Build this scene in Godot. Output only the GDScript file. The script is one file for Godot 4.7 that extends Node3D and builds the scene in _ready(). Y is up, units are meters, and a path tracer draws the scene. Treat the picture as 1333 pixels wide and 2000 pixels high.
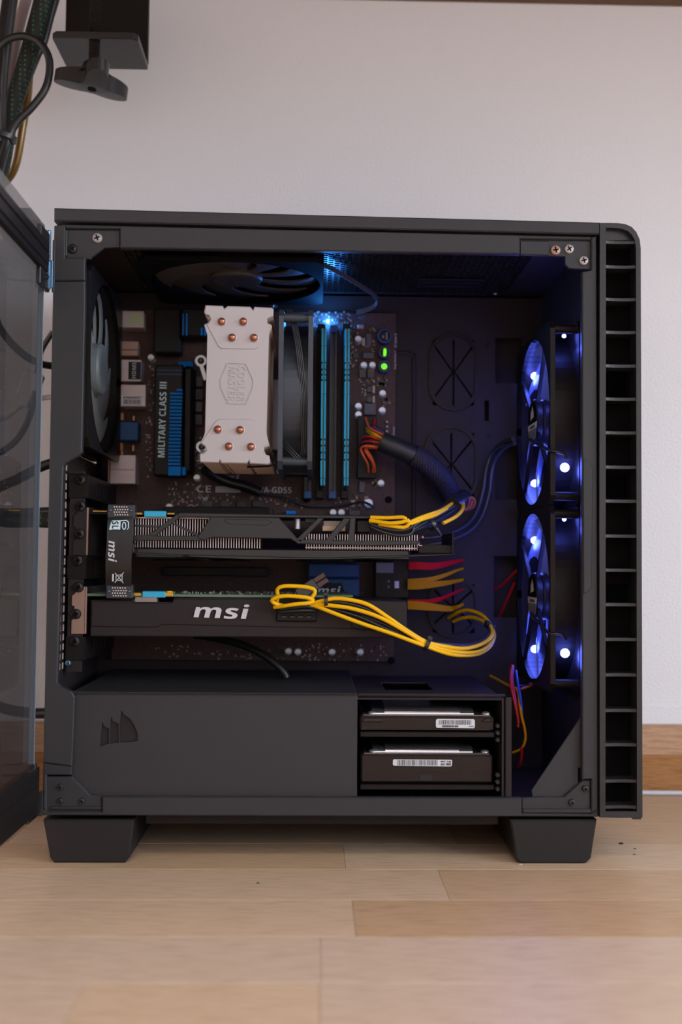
extends Node3D
# All shapes are given in millimetres (x along the case, y up, z towards the viewer); t() turns them into metres.

var org := Vector3.ZERO
var taken := {}
var rng := RandomNumberGenerator.new()
var bold_font: SystemFont
var mono_font: SystemFont
var M := {}

func mat(c: Color, rough := 0.6, metal := 0.0, spec := 0.5) -> StandardMaterial3D:
	var m := StandardMaterial3D.new()
	m.albedo_color = c
	m.roughness = rough
	m.metallic = metal
	m.metallic_specular = spec
	return m

func glow(c: Color, power: float) -> StandardMaterial3D:
	var m := mat(c, 0.5)
	m.emission_enabled = true
	m.emission = c
	m.emission_energy_multiplier = power
	return m

func noise_tex(freq: float, octaves: int, seed_: int, ramp: Array = [], normal := 0.0, size := 256, stretch := 1.0) -> Texture2D:
	var n := FastNoiseLite.new()
	n.noise_type = FastNoiseLite.TYPE_SIMPLEX_SMOOTH
	n.seed = seed_
	n.frequency = freq
	n.fractal_octaves = octaves
	var t_ := NoiseTexture2D.new()
	t_.width = int(size * stretch)
	t_.height = size
	t_.seamless = true
	t_.noise = n
	if normal > 0.0:
		t_.as_normal_map = true
		t_.bump_strength = normal
	if ramp:
		var g := Gradient.new()
		g.offsets = PackedFloat32Array(ramp.map(func(a): return a[0]))
		g.colors = PackedColorArray(ramp.map(func(a): return a[1]))
		t_.color_ramp = g
	return t_

func numbered(n: String) -> String:
	if not taken.has(n):
		taken[n] = 0
		return n
	taken[n] += 1
	return "%s_%03d" % [n, taken[n]]

func tag(o: Node, label: String, category: String, group := "", kind := "") -> void:
	if label: o.set_meta("label", label)
	if category: o.set_meta("category", category)
	if group: o.set_meta("group", group)
	if kind: o.set_meta("kind", kind)

func thing(n: String, label: String, category: String, base: Vector3, group := "", turned := false, turn := Basis.IDENTITY) -> Node3D:
	var o := Node3D.new()
	o.name = numbered(n)
	add_child(o, true)
	o.position = base * 0.001
	o.basis = turn
	org = Vector3.ZERO if turned else base
	tag(o, label, category, group)
	return o

func mb() -> SurfaceTool:
	var st := SurfaceTool.new()
	st.begin(Mesh.PRIMITIVE_TRIANGLES)
	st.set_smooth_group(-1)
	return st

func part(parent: Node, n: String, st: SurfaceTool, m: Material, label := "", kind := "") -> MeshInstance3D:
	st.generate_normals()
	var o := MeshInstance3D.new()
	o.name = n
	o.mesh = st.commit()
	o.material_override = m
	parent.add_child(o, true)
	tag(o, label, "", "", kind)
	return o

# a thing that is one mesh; call at() first so that its origin is its base
func solo(n: String, st: SurfaceTool, m: Material, label: String, category: String, group := "") -> MeshInstance3D:
	var o := part(self, numbered(n), st, m)
	o.position = org * 0.001
	tag(o, label, category, group)
	return o

func struct(n: String, st: SurfaceTool, m: Material) -> MeshInstance3D:
	var o := part(self, n, st, m)
	o.position = org * 0.001
	o.set_meta("kind", "structure")
	return o

func at(base: Vector3) -> void:
	org = base

func v(st: SurfaceTool, p: Vector3) -> void:
	st.add_vertex((p - org) * 0.001)

func t(st: SurfaceTool, a: Vector3, b: Vector3, c: Vector3) -> void:   # counter-clockwise seen from outside
	v(st, a); v(st, c); v(st, b)

func quad(st: SurfaceTool, a: Vector3, b: Vector3, c: Vector3, d: Vector3) -> void:
	t(st, a, b, c); t(st, a, c, d)

func face(st: SurfaceTool, p: Array, out: Vector3) -> void:            # a convex face turned towards out
	var n: Vector3 = (p[1] - p[0]).cross(p[2] - p[0])
	for i in range(1, p.size() - 1):
		if n.dot(out) >= 0.0: t(st, p[0], p[i], p[i + 1])
		else: t(st, p[0], p[i + 1], p[i])

func box(st: SurfaceTool, x0: float, y0: float, z0: float, x1: float, y1: float, z1: float, c := 0.0, xf := Transform3D.IDENTITY) -> void:
	var lo := Vector3(minf(x0, x1), minf(y0, y1), minf(z0, z1))
	var hi := Vector3(maxf(x0, x1), maxf(y0, y1), maxf(z0, z1))
	c = minf(c, 0.45 * minf(hi.x - lo.x, minf(hi.y - lo.y, hi.z - lo.z)))
	var mid := (lo + hi) * 0.5
	var h := (hi - lo) * 0.5
	st.set_smooth_group(-1)
	for axis in 3:
		var u := (axis + 1) % 3
		var w := (axis + 2) % 3
		for s in [-1.0, 1.0]:
			var pts := []
			for k in [[-1, -1], [1, -1], [1, 1], [-1, 1]]:
				var p := Vector3.ZERO
				p[axis] = s * h[axis]
				p[u] = k[0] * (h[u] - c)
				p[w] = k[1] * (h[w] - c)
				pts.append(xf * (mid + p))
			var out := Vector3.ZERO
			out[axis] = s
			face(st, pts, xf.basis * out)
		if c <= 0.0: continue
		for su in [-1.0, 1.0]:
			for sw in [-1.0, 1.0]:
				var pts := []
				for k in [[-1, 0], [1, 0], [1, 1], [-1, 1]]:
					var p := Vector3.ZERO
					p[axis] = k[0] * (h[axis] - c)
					p[u] = su * (h[u] - (c if k[1] else 0.0))
					p[w] = sw * (h[w] - (0.0 if k[1] else c))
					pts.append(xf * (mid + p))
				var out := Vector3.ZERO
				out[u] = su
				out[w] = sw
				face(st, pts, xf.basis * out)
	if c > 0.0:
		for sx in [-1.0, 1.0]:
			for sy in [-1.0, 1.0]:
				for sz in [-1.0, 1.0]:
					var s := Vector3(sx, sy, sz)
					face(st, [xf * (mid + s * (h - Vector3(0, c, c))), xf * (mid + s * (h - Vector3(c, 0, c))), xf * (mid + s * (h - Vector3(c, c, 0)))], xf.basis * s)

func pv(a: Array) -> PackedVector2Array:
	var p := PackedVector2Array()
	for i in range(0, a.size(), 2): p.append(Vector2(a[i], a[i + 1]))
	return p

func pts(a: Array) -> PackedVector3Array:
	var p := PackedVector3Array()
	for i in range(0, a.size(), 3): p.append(Vector3(a[i], a[i + 1], a[i + 2]))
	return p

func inset(p: PackedVector2Array, b: float) -> PackedVector2Array:
	var q := PackedVector2Array()
	for i in p.size():
		var d0 := (p[i] - p[i - 1]).normalized()
		var d1 := (p[(i + 1) % p.size()] - p[i]).normalized()
		var n := Vector2(-d0.y - d1.y, d0.x + d1.x)
		var k := maxf(0.3, n.length_squared() * 0.5)
		q.append(p[i] + n * b / k)
	return q

# a polygon in the xy plane between z0 (back) and z1 (front), its front edge chamfered by b
func prism(st: SurfaceTool, poly: PackedVector2Array, z0: float, z1: float, b := 0.0, xf := Transform3D.IDENTITY) -> void:
	st.set_smooth_group(-1)
	if not Geometry2D.is_polygon_clockwise(poly): pass
	else: poly.reverse()
	# in Godot's 2D y points down, so «clockwise» there is clockwise here too once y points up is taken into account by area
	var area := 0.0
	for i in poly.size(): area += poly[i - 1].cross(poly[i])
	if area < 0.0: poly.reverse()
	var top := inset(poly, b) if b > 0.0 else poly
	for cap in [[top, z1, 1.0], [poly, z0, -1.0]]:
		var q: PackedVector2Array = cap[0]
		var idx := Geometry2D.triangulate_polygon(q)
		for i in range(0, idx.size(), 3):
			face(st, [xf * Vector3(q[idx[i]].x, q[idx[i]].y, cap[1]), xf * Vector3(q[idx[i + 1]].x, q[idx[i + 1]].y, cap[1]), xf * Vector3(q[idx[i + 2]].x, q[idx[i + 2]].y, cap[1])], xf.basis * Vector3(0, 0, cap[2]))
	for i in poly.size():
		var a := poly[i - 1]
		var c := poly[i]
		quad(st, xf * Vector3(a.x, a.y, z0), xf * Vector3(c.x, c.y, z0), xf * Vector3(c.x, c.y, z1 - b), xf * Vector3(a.x, a.y, z1 - b))
		if b > 0.0:
			quad(st, xf * Vector3(a.x, a.y, z1 - b), xf * Vector3(c.x, c.y, z1 - b), xf * Vector3(top[i].x, top[i].y, z1), xf * Vector3(top[i - 1].x, top[i - 1].y, z1))

# a band between two outlines of equally many corners, between z0 and z1
func ring(st: SurfaceTool, outer: PackedVector2Array, inner: PackedVector2Array, z0: float, z1: float, xf := Transform3D.IDENTITY) -> void:
	st.set_smooth_group(-1)
	for i in outer.size():
		var a := outer[i - 1]
		var b := outer[i]
		var c := inner[i]
		var d := inner[i - 1]
		var mid := (a + b + c + d) / 4.0
		face(st, [xf * Vector3(a.x, a.y, z1), xf * Vector3(b.x, b.y, z1), xf * Vector3(c.x, c.y, z1), xf * Vector3(d.x, d.y, z1)], xf.basis * Vector3(0, 0, 1))
		face(st, [xf * Vector3(a.x, a.y, z0), xf * Vector3(b.x, b.y, z0), xf * Vector3(c.x, c.y, z0), xf * Vector3(d.x, d.y, z0)], xf.basis * Vector3(0, 0, -1))
		var oa := (a + b) / 2.0 - mid
		face(st, [xf * Vector3(a.x, a.y, z0), xf * Vector3(b.x, b.y, z0), xf * Vector3(b.x, b.y, z1), xf * Vector3(a.x, a.y, z1)], xf.basis * Vector3(oa.x, oa.y, 0))
		var oc := (c + d) / 2.0 - mid
		face(st, [xf * Vector3(d.x, d.y, z0), xf * Vector3(c.x, c.y, z0), xf * Vector3(c.x, c.y, z1), xf * Vector3(d.x, d.y, z1)], xf.basis * Vector3(oc.x, oc.y, 0))

func circle(r: float, n: int, c := Vector2.ZERO) -> PackedVector2Array:
	var p := PackedVector2Array()
	for i in n: p.append(c + Vector2.from_angle(TAU * (i + 0.5) / n) * r)
	return p

func squarish(h: float, n: int, corner: float) -> PackedVector2Array:   # a rounded square, its points at the angles of circle()
	var p := PackedVector2Array()
	for i in n:
		var d := Vector2.from_angle(TAU * (i + 0.5) / n)
		var r := h / maxf(absf(d.x), absf(d.y))
		var e := h - corner
		var q := d * r
		if absf(q.x) > e and absf(q.y) > e:
			var cc := Vector2(signf(d.x) * e, signf(d.y) * e)
			var bq := d.dot(cc)
			q = d * (bq + sqrt(maxf(0.0, bq * bq - cc.length_squared() + corner * corner)))
		p.append(q)
	return p

# a slab with rectangular holes; axes: "xy" (thickness z), "zy" (thickness x), "xz" (thickness y)
func slab(st: SurfaceTool, a0: float, b0: float, a1: float, b1: float, t0: float, t1: float, holes: Array, axes := "xy") -> void:
	var ca := [a0, a1]
	var cb := [b0, b1]
	for h in holes:
		ca.append(clampf(h[0], a0, a1)); ca.append(clampf(h[2], a0, a1)); cb.append(clampf(h[1], b0, b1)); cb.append(clampf(h[3], b0, b1))
	ca.sort(); cb.sort()
	var filled := func(i: int, j: int) -> bool:
		if i < 0 or j < 0 or i >= ca.size() - 1 or j >= cb.size() - 1: return false
		if ca[i + 1] - ca[i] < 0.001 or cb[j + 1] - cb[j] < 0.001: return false
		var pa: float = (ca[i] + ca[i + 1]) / 2.0
		var pb: float = (cb[j] + cb[j + 1]) / 2.0
		for h in holes:
			if pa > h[0] and pa < h[2] and pb > h[1] and pb < h[3]: return false
		return true
	var g := func(a: float, b: float, c: float) -> Vector3:
		if axes == "xy": return Vector3(a, b, c)
		if axes == "zy": return Vector3(c, b, a)
		return Vector3(a, c, b)
	st.set_smooth_group(-1)
	for i in ca.size() - 1:
		for j in cb.size() - 1:
			if ca[i + 1] - ca[i] < 0.001 or cb[j + 1] - cb[j] < 0.001 or not filled.call(i, j): continue
			for s in [[t1, 1.0], [t0, -1.0]]:
				face(st, [g.call(ca[i], cb[j], s[0]), g.call(ca[i + 1], cb[j], s[0]), g.call(ca[i + 1], cb[j + 1], s[0]), g.call(ca[i], cb[j + 1], s[0])], g.call(0.0, 0.0, s[1]))
			var around := [[-1, 0], [1, 0], [0, -1], [0, 1]]
			for k in around:
				var ni: int = i + k[0]
				var nj: int = j + k[1]
				while ni > 0 and ni < ca.size() - 1 and k[0] != 0 and ca[ni + 1] - ca[ni] < 0.001: ni += k[0]
				while nj > 0 and nj < cb.size() - 1 and k[1] != 0 and cb[nj + 1] - cb[nj] < 0.001: nj += k[1]
				if filled.call(ni, nj): continue
				var xa: float = ca[i + 1] if k[0] > 0 else ca[i]
				var xb: float = ca[i] if k[0] < 0 else ca[i + 1]
				var ya: float = cb[j + 1] if k[1] > 0 else cb[j]
				var yb: float = cb[j] if k[1] < 0 else cb[j + 1]
				if k[0] != 0: face(st, [g.call(xa, cb[j], t0), g.call(xa, cb[j + 1], t0), g.call(xa, cb[j + 1], t1), g.call(xa, cb[j], t1)], g.call(float(k[0]), 0.0, 0.0))
				else: face(st, [g.call(ca[i], ya, t0), g.call(ca[i + 1], ya, t0), g.call(ca[i + 1], ya, t1), g.call(ca[i], ya, t1)], g.call(0.0, float(k[1]), 0.0))

# turned round the local z axis: prof is [radius, height] from one end to the other
func lathe(st: SurfaceTool, xf: Transform3D, prof: Array, seg := 20, soft := false) -> void:
	for k in prof.size() - 1:
		st.set_smooth_group(1 if soft else k + 1)
		var r0: float = prof[k][0]
		var h0: float = prof[k][1]
		var r1: float = prof[k + 1][0]
		var h1: float = prof[k + 1][1]
		for i in seg:
			var d0 := Vector2.from_angle(TAU * i / seg)
			var d1 := Vector2.from_angle(TAU * (i + 1) / seg)
			var a := xf * Vector3(d0.x * r0, d0.y * r0, h0)
			var b := xf * Vector3(d1.x * r0, d1.y * r0, h0)
			var c := xf * Vector3(d1.x * r1, d1.y * r1, h1)
			var d := xf * Vector3(d0.x * r1, d0.y * r1, h1)
			if r0 > 0.0: t(st, a, b, c)
			if r1 > 0.0: t(st, a, c, d)
	st.set_smooth_group(-1)

func facing(p: Vector3, z: Vector3 = Vector3(0, 0, 1)) -> Transform3D:
	var up := Vector3(0, 1, 0) if absf(z.y) < 0.9 else Vector3(0, 0, 1)
	var x := up.cross(z).normalized()
	return Transform3D(Basis(x, z.cross(x).normalized(), z.normalized()), p)

func ball(st: SurfaceTool, p: Vector3, r: float, n := 12) -> void:
	var prof := []
	for i in n / 2 + 1:
		var a := -PI / 2 + PI * i / (n / 2)
		prof.append([maxf(0.0, cos(a) * r) if i > 0 and i < n / 2 else 0.0, sin(a) * r])
	lathe(st, Transform3D(Basis.IDENTITY, p), prof, n, true)

func smooth_path(p: PackedVector3Array, step := 3.0) -> PackedVector3Array:
	var out := PackedVector3Array()
	for i in p.size() - 1:
		var a := p[maxi(i - 1, 0)]
		var d := p[mini(i + 2, p.size() - 1)]
		var n := clampi(int(p[i].distance_to(p[i + 1]) / step), 2, 14)
		for k in n: out.append(p[i].cubic_interpolate(p[i + 1], a, d, float(k) / n))
	out.append(p[p.size() - 1])
	return out

# sweeps an outline (in mm, around the path) along a smoothed path
func sweep(st: SurfaceTool, p: PackedVector3Array, outline: PackedVector2Array, up := Vector3.ZERO, step := 3.0, round_ := true) -> void:
	var q := smooth_path(p, step)
	var rows := []
	var u := up
	for i in q.size():
		var d := (q[mini(i + 1, q.size() - 1)] - q[maxi(i - 1, 0)]).normalized()
		if u == Vector3.ZERO or absf(u.normalized().dot(d)) > 0.98: u = Vector3(0, 0, 1) if absf(d.z) < 0.8 else Vector3(0, 1, 0)
		var x := u.cross(d).normalized()
		var y := d.cross(x).normalized()
		if up == Vector3.ZERO: u = y
		var row := []
		for o in outline: row.append(q[i] + x * o.x + y * o.y)
		rows.append(row)
	var n := outline.size()
	for i in rows.size() - 1:
		for k in n:
			st.set_smooth_group(1 if round_ else k + 1)
			quad(st, rows[i][k], rows[i][(k + 1) % n], rows[i + 1][(k + 1) % n], rows[i + 1][k])
	st.set_smooth_group(-1)
	face(st, rows[0], q[0] - q[1])
	face(st, rows[-1], q[-1] - q[-2])

func tube(st: SurfaceTool, p: PackedVector3Array, r: float, sides := 8, step := 3.0) -> void:
	sweep(st, p, circle(r, sides), Vector3.ZERO, step)

func strip(st: SurfaceTool, p: PackedVector3Array, w: float, th: float, up: Vector3) -> void:
	sweep(st, p, pv([-w / 2, -th / 2, w / 2, -th / 2, w / 2, th / 2, -w / 2, th / 2]), up, 3.0, false)

# lettering: raised characters fitted into w by h millimetres round the point c, turned by deg about the face's normal
func words(parent: Node, s: String, c: Vector3, w: float, h: float, m: Material, deg := 0.0, slant := 0.0, n := "lettering", depth := 0.25, plane := Basis.IDENTITY) -> MeshInstance3D:
	var tm := TextMesh.new()
	tm.text = s
	tm.font = bold_font
	tm.font_size = 64
	tm.pixel_size = 0.01
	tm.depth = 0.1
	tm.curve_step = 2.0
	var bb := tm.get_aabb()
	var sc := Vector3(w / maxf(bb.size.x, 0.01), h / maxf(bb.size.y, 0.01), depth / 0.1)
	var basis_ := plane * Basis(Vector3(0, 0, 1), deg_to_rad(deg)) * Basis(Vector3(1, 0, 0), Vector3(slant, 1, 0), Vector3(0, 0, 1)) * Basis.from_scale(sc)
	var xf := Transform3D(basis_.scaled(Vector3.ONE * 0.001), (c - org) * 0.001 - basis_ * (bb.get_center()) * 0.001)
	var st := SurfaceTool.new()
	st.begin(Mesh.PRIMITIVE_TRIANGLES)
	for i in tm.get_surface_count(): st.append_from(tm, i, xf)
	var o := MeshInstance3D.new()
	o.name = n
	o.mesh = st.commit()
	o.material_override = m
	parent.add_child(o, true)
	return o

func barcode(parent: Node, x0: float, y0: float, x1: float, y1: float, z: float, seed_: int, m: Material) -> void:
	rng.seed = seed_
	var st := mb()
	var x := minf(x0, x1)
	while x < maxf(x0, x1):
		var w := rng.randf_range(0.18, 0.6)
		box(st, x, y0, z, minf(x + w, maxf(x0, x1)), y1, z + 0.06)
		x += w + rng.randf_range(0.2, 0.6)
	part(parent, "barcode", st, m)

func cross_screw(parent: Node, p: Vector3, r: float, m: Material, deg := 0.0, z := Vector3(0, 0, 1), label := "") -> void:
	var st := mb()
	var xf := facing(p, z) * Transform3D(Basis(Vector3(0, 0, 1), deg_to_rad(deg)), Vector3.ZERO)
	lathe(st, xf, [[r, 0.0], [r, 0.25 * r], [0.86 * r, 0.46 * r], [0.45 * r, 0.56 * r], [0.0, 0.58 * r]], 20)
	var o := part(parent, "screw", st, m, label)
	st = mb()
	box(st, -0.56 * r, -0.13 * r, 0.3 * r, 0.56 * r, 0.13 * r, 0.62 * r, 0.0, xf)
	box(st, -0.13 * r, -0.56 * r, 0.3 * r, 0.13 * r, 0.56 * r, 0.62 * r, 0.0, xf)
	part(o, "cross_slot", st, M.void)

func socket_screw(parent: Node, p: Vector3, r: float, m: Material) -> void:
	var st := mb()
	lathe(st, facing(p), [[r, -0.5], [r, 0.3], [0.8 * r, 0.8 * r], [0.5 * r, 0.9 * r], [0.42 * r, 0.9 * r], [0.42 * r, 0.1], [0.0, 0.1]], 18)
	part(parent, "screw", st, m)

func wire(parent: Node, n: String, p: PackedVector3Array, r: float, m: Material, label := "", sides := 8) -> MeshInstance3D:
	var st := mb()
	tube(st, p, r, sides)
	return part(parent, n, st, m, label)

func tie(parent: Node, p: Vector3, d: Vector3, r: float, m: Material) -> void:
	var st := mb()
	var xf := facing(p, d.normalized())
	lathe(st, xf, [[r - 0.8, -1.4], [r, -1.4], [r, 1.4], [r - 0.8, 1.4]], 16)
	box(st, -1.8, r - 0.8, -2.0, 1.8, r + 2.2, 2.0, 0.4, xf)
	part(parent, "cable_tie", st, m)

# a computer fan whose axis is its local z; the hub shows its face towards +z. stator: struts and a label on that side
func fan(called: String, label: String, base: Vector3, turn: Basis, size: float, thick: float, frame_m: Material, blade_m: Material, hub_m: Material, blades: int, stator: bool, group := "") -> Node3D:
	var o := thing(called, label, "fan", base, group, true, turn)
	var hs := size / 2.0
	var ri := hs - 3.4
	var ht := thick / 2.0
	var st := mb()
	var n := 64
	for s in [-1.0, 1.0]:
		ring(st, squarish(hs, n, 9.0), circle(ri, n), minf(s * ht, s * (ht - 3.6)), maxf(s * ht, s * (ht - 3.6)))
	ring(st, circle(ri + 1.0, n), circle(ri, n), -ht, ht)
	for k in 4:
		var d := Vector2.from_angle(PI / 4 + k * PI / 2) * (hs * 1.414 - 9.0)
		lathe(st, Transform3D(Basis.IDENTITY, Vector3(d.x, d.y, 0)), [[3.4, -ht + 3.0], [3.4, ht - 3.0]], 12)
	part(o, "frame", st, frame_m)
	var rh := size * (0.135 if stator else 0.15)
	var zh := ht - (5.0 if stator else 2.0)
	st = mb()
	lathe(st, Transform3D.IDENTITY, [[0.0, -ht + 2.0], [rh - 2.0, -ht + 2.0], [rh, -ht + 4.0], [rh, zh - 2.5], [rh - 0.8, zh - 0.8], [rh - 2.8, zh], [0.0, zh]], 40)
	var hub := part(o, "hub", st, hub_m)
	st = mb()
	lathe(st, Transform3D.IDENTITY, [[0.0, zh - 0.1], [0.9, zh + 0.05], [0.0, zh + 0.2]], 10)
	part(hub, "hub_dimple", st, M.label_grey)
	for k in blades:
		st = mb()
		var grid := []
		for i in 7:
			var f := i / 6.0
			var r := lerpf(rh - 0.5, ri - 1.6, f)
			var pitch := deg_to_rad(lerpf(30.0, 17.0, f) if stator else lerpf(17.0, 7.0, f))
			var chord := lerpf(TAU * rh / blades * 1.15, TAU * r / blades * 1.34, f)
			var row := []
			for j in 6:
				var c := (j / 5.0 - 0.5) * chord
				var ang := TAU * k / blades + 0.42 * f * f + c * cos(pitch) / r
				var z := clampf(c * sin(pitch) * 0.75 + 1.4 * (1.0 - pow(2.0 * (j / 5.0) - 1.0, 2.0)), -ht + 2.5, ht - 4.5) - (2.0 if stator else 0.5)
				row.append(Vector3(cos(ang) * r, sin(ang) * r, z))
			grid.append(row)
		for side in [0.6, -0.6]:
			st.set_smooth_group(1 if side > 0.0 else 2)
			for i in 6:
				for j in 5:
					var e := Vector3(0, 0, side)
					face(st, [grid[i][j] + e, grid[i + 1][j] + e, grid[i + 1][j + 1] + e], e)
					face(st, [grid[i][j] + e, grid[i + 1][j + 1] + e, grid[i][j + 1] + e], e)
		st.set_smooth_group(-1)
		var rim := []
		for j in 6: rim.append(grid[0][j])
		for i in range(1, 7): rim.append(grid[i][5])
		for j in range(4, -1, -1): rim.append(grid[6][j])
		for i in range(5, 0, -1): rim.append(grid[i][0])
		for i in rim.size():
			var a: Vector3 = rim[i - 1]
			var b: Vector3 = rim[i]
			var e := Vector3(0, 0, 0.6)
			quad(st, a - e, b - e, b + e, a + e)
		part(o, "blade", st, blade_m)
	if stator:
		for k in 4:
			st = mb()
			var a := deg_to_rad([-38.0, 52.0, 142.0, 232.0][k])
			var d := Vector3(cos(a), sin(a), 0)
			strip(st, PackedVector3Array([d * (rh - 2.0) + Vector3(0, 0, ht - 2.0), d * (ri * 0.6) + Vector3(0, 0, ht - 2.0), d * (ri + 0.5) + Vector3(0, 0, ht - 2.0)]), 3.0, 2.6, Vector3(0, 0, 1))
			part(o, "strut", st, frame_m)
		st = mb()
		lathe(st, Transform3D.IDENTITY, [[0.0, zh], [rh, zh], [rh, ht - 1.0], [rh - 0.8, ht], [0.0, ht]], 40)
		var cap := part(o, "motor_cap", st, frame_m)
		if not group: return o
		for piece in [["label_top", -0.05, 1.0, M.void], ["label_band", -0.32, -0.05, M.paper], ["label_foot", -1.0, -0.32, M.label_grey]]:
			st = mb()
			var arc := PackedVector2Array()
			var lo_: float = piece[1]
			var hi_: float = piece[2]
			for i in 13:
				var y := lerpf(lo_, hi_, i / 12.0)
				arc.append(Vector2(sqrt(maxf(0.0, 1.0 - y * y)), y) * rh * 0.95)
			for i in range(12, -1, -1):
				var y := lerpf(lo_, hi_, i / 12.0)
				arc.append(Vector2(-sqrt(maxf(0.0, 1.0 - y * y)) - 0.004, y) * rh * 0.95)
			var clean := PackedVector2Array()
			for q in arc:
				if clean.is_empty() or clean[-1].distance_to(q) > 0.05: clean.append(q)
			prism(st, clean, ht - 0.05, ht + 0.15)
			part(cap, piece[0], st, piece[3])
		st = mb()
		for sail in sails(Vector2(0, rh * 0.42), rh * 0.62): prism(st, sail, ht + 0.1, ht + 0.3)
		part(cap, "emblem", st, M.paper)
		st = mb()
		for k in 6: box(st, (k - 2.9) * rh * 0.17, -rh * 0.25, ht + 0.1, (k - 2.1) * rh * 0.17, -rh * 0.14, ht + 0.22)
		part(cap, "print", st, M.ink)
	return o

# three sails side by side, the emblem on fan labels and on the shroud, h high round c
func sails(c: Vector2, h: float) -> Array:
	var out := []
	for a in [[-.451, .169, -.38, .042, -.254, -.014, -.254, -.408, -.493, -.493, -.465, -.183], [-.211, .324, -.155, .183, 0, .127, .014, -.38, -.225, -.408, -.225, -.014], [.056, .493, .127, .366, .296, .268, .408, .099, .521, -.155, .507, -.338, .38, -.366, .042, -.38, .028, .042]]:
		var p := pv(a)
		for k in p.size(): p[k] = c + p[k] * h
		out.append(p)
	return out

func _ready() -> void:
	# camera, sky, lights, exposure
	var cam := Camera3D.new()
	cam.name = "camera"
	cam.position = Vector3(0.18902, 0.21116, 0.80558)
	cam.rotation_degrees = Vector3(2.6888, -1.3869, 0.4684)
	cam.near = 0.05
	cam.far = 30.0
	add_child(cam)
	var lens := CameraAttributesPhysical.new()
	lens.frustum_focal_length = 26.4
	lens.frustum_focus_distance = 0.845
	lens.exposure_aperture = 3.2
	lens.frustum_near = 0.05
	lens.frustum_far = 30.0
	cam.attributes = lens
	cam.fov = 48.888
	cam.current = true
	var env := Environment.new()
	env.background_mode = Environment.BG_COLOR
	env.background_color = Color(0.80, 0.86, 0.95)
	env.background_energy_multiplier = 1.0
	env.tonemap_mode = Environment.TONE_MAPPER_LINEAR
	env.tonemap_exposure = 1.07
	env.sdfgi_enabled = true
	env.ssao_enabled = true
	env.ssil_enabled = true
	var we := WorldEnvironment.new()
	we.name = "environment"
	we.environment = env
	add_child(we)
	# daylight from an unseen window in the right-hand wall, placed to light back wall and case
	var day := AreaLight3D.new()
	day.name = "unseen_window_daylight"
	day.area_size = Vector2(1.9, 1.05)
	day.light_color = Color(0.88, 0.94, 1.0)
	day.light_energy = 6.1
	day.position = Vector3(2.36, 0.965, 1.60)
	day.rotation_degrees = Vector3(0, 90, 0)
	day.area_range = 12.0
	day.area_attenuation = 2.0
	day.shadow_enabled = true
	add_child(day)
	# an unseen ceiling lamp, out of view in front of the desk, placed to light the floor
	var top := AreaLight3D.new()
	top.name = "unseen_ceiling_lamp_light"
	top.area_size = Vector2(0.9, 0.9)
	top.light_color = Color(1.0, 0.95, 0.91)
	top.light_energy = 3.5
	top.position = Vector3(0.0, 2.44, 1.85)
	top.rotation_degrees = Vector3(-90, 0, 0)
	top.area_range = 12.0
	top.area_attenuation = 2.0
	top.shadow_enabled = true
	add_child(top)

	bold_font = SystemFont.new()
	bold_font.font_names = PackedStringArray(["Droid Sans"])
	bold_font.font_weight = 700
	mono_font = SystemFont.new()
	mono_font.font_names = PackedStringArray(["Droid Sans Mono"])
	rng.seed = 7
	materials()
	room()
	computer_case()
	side_door()
	motherboard()
	cooler()
	memory()
	upper_card()
	lower_card()
	bridge()
	fans()
	drives()
	cables()
	desk_things()
	behind_case()
	for o in find_children("*", "GeometryInstance3D", true, false): o.cast_shadow = GeometryInstance3D.SHADOW_CASTING_SETTING_ON

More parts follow.
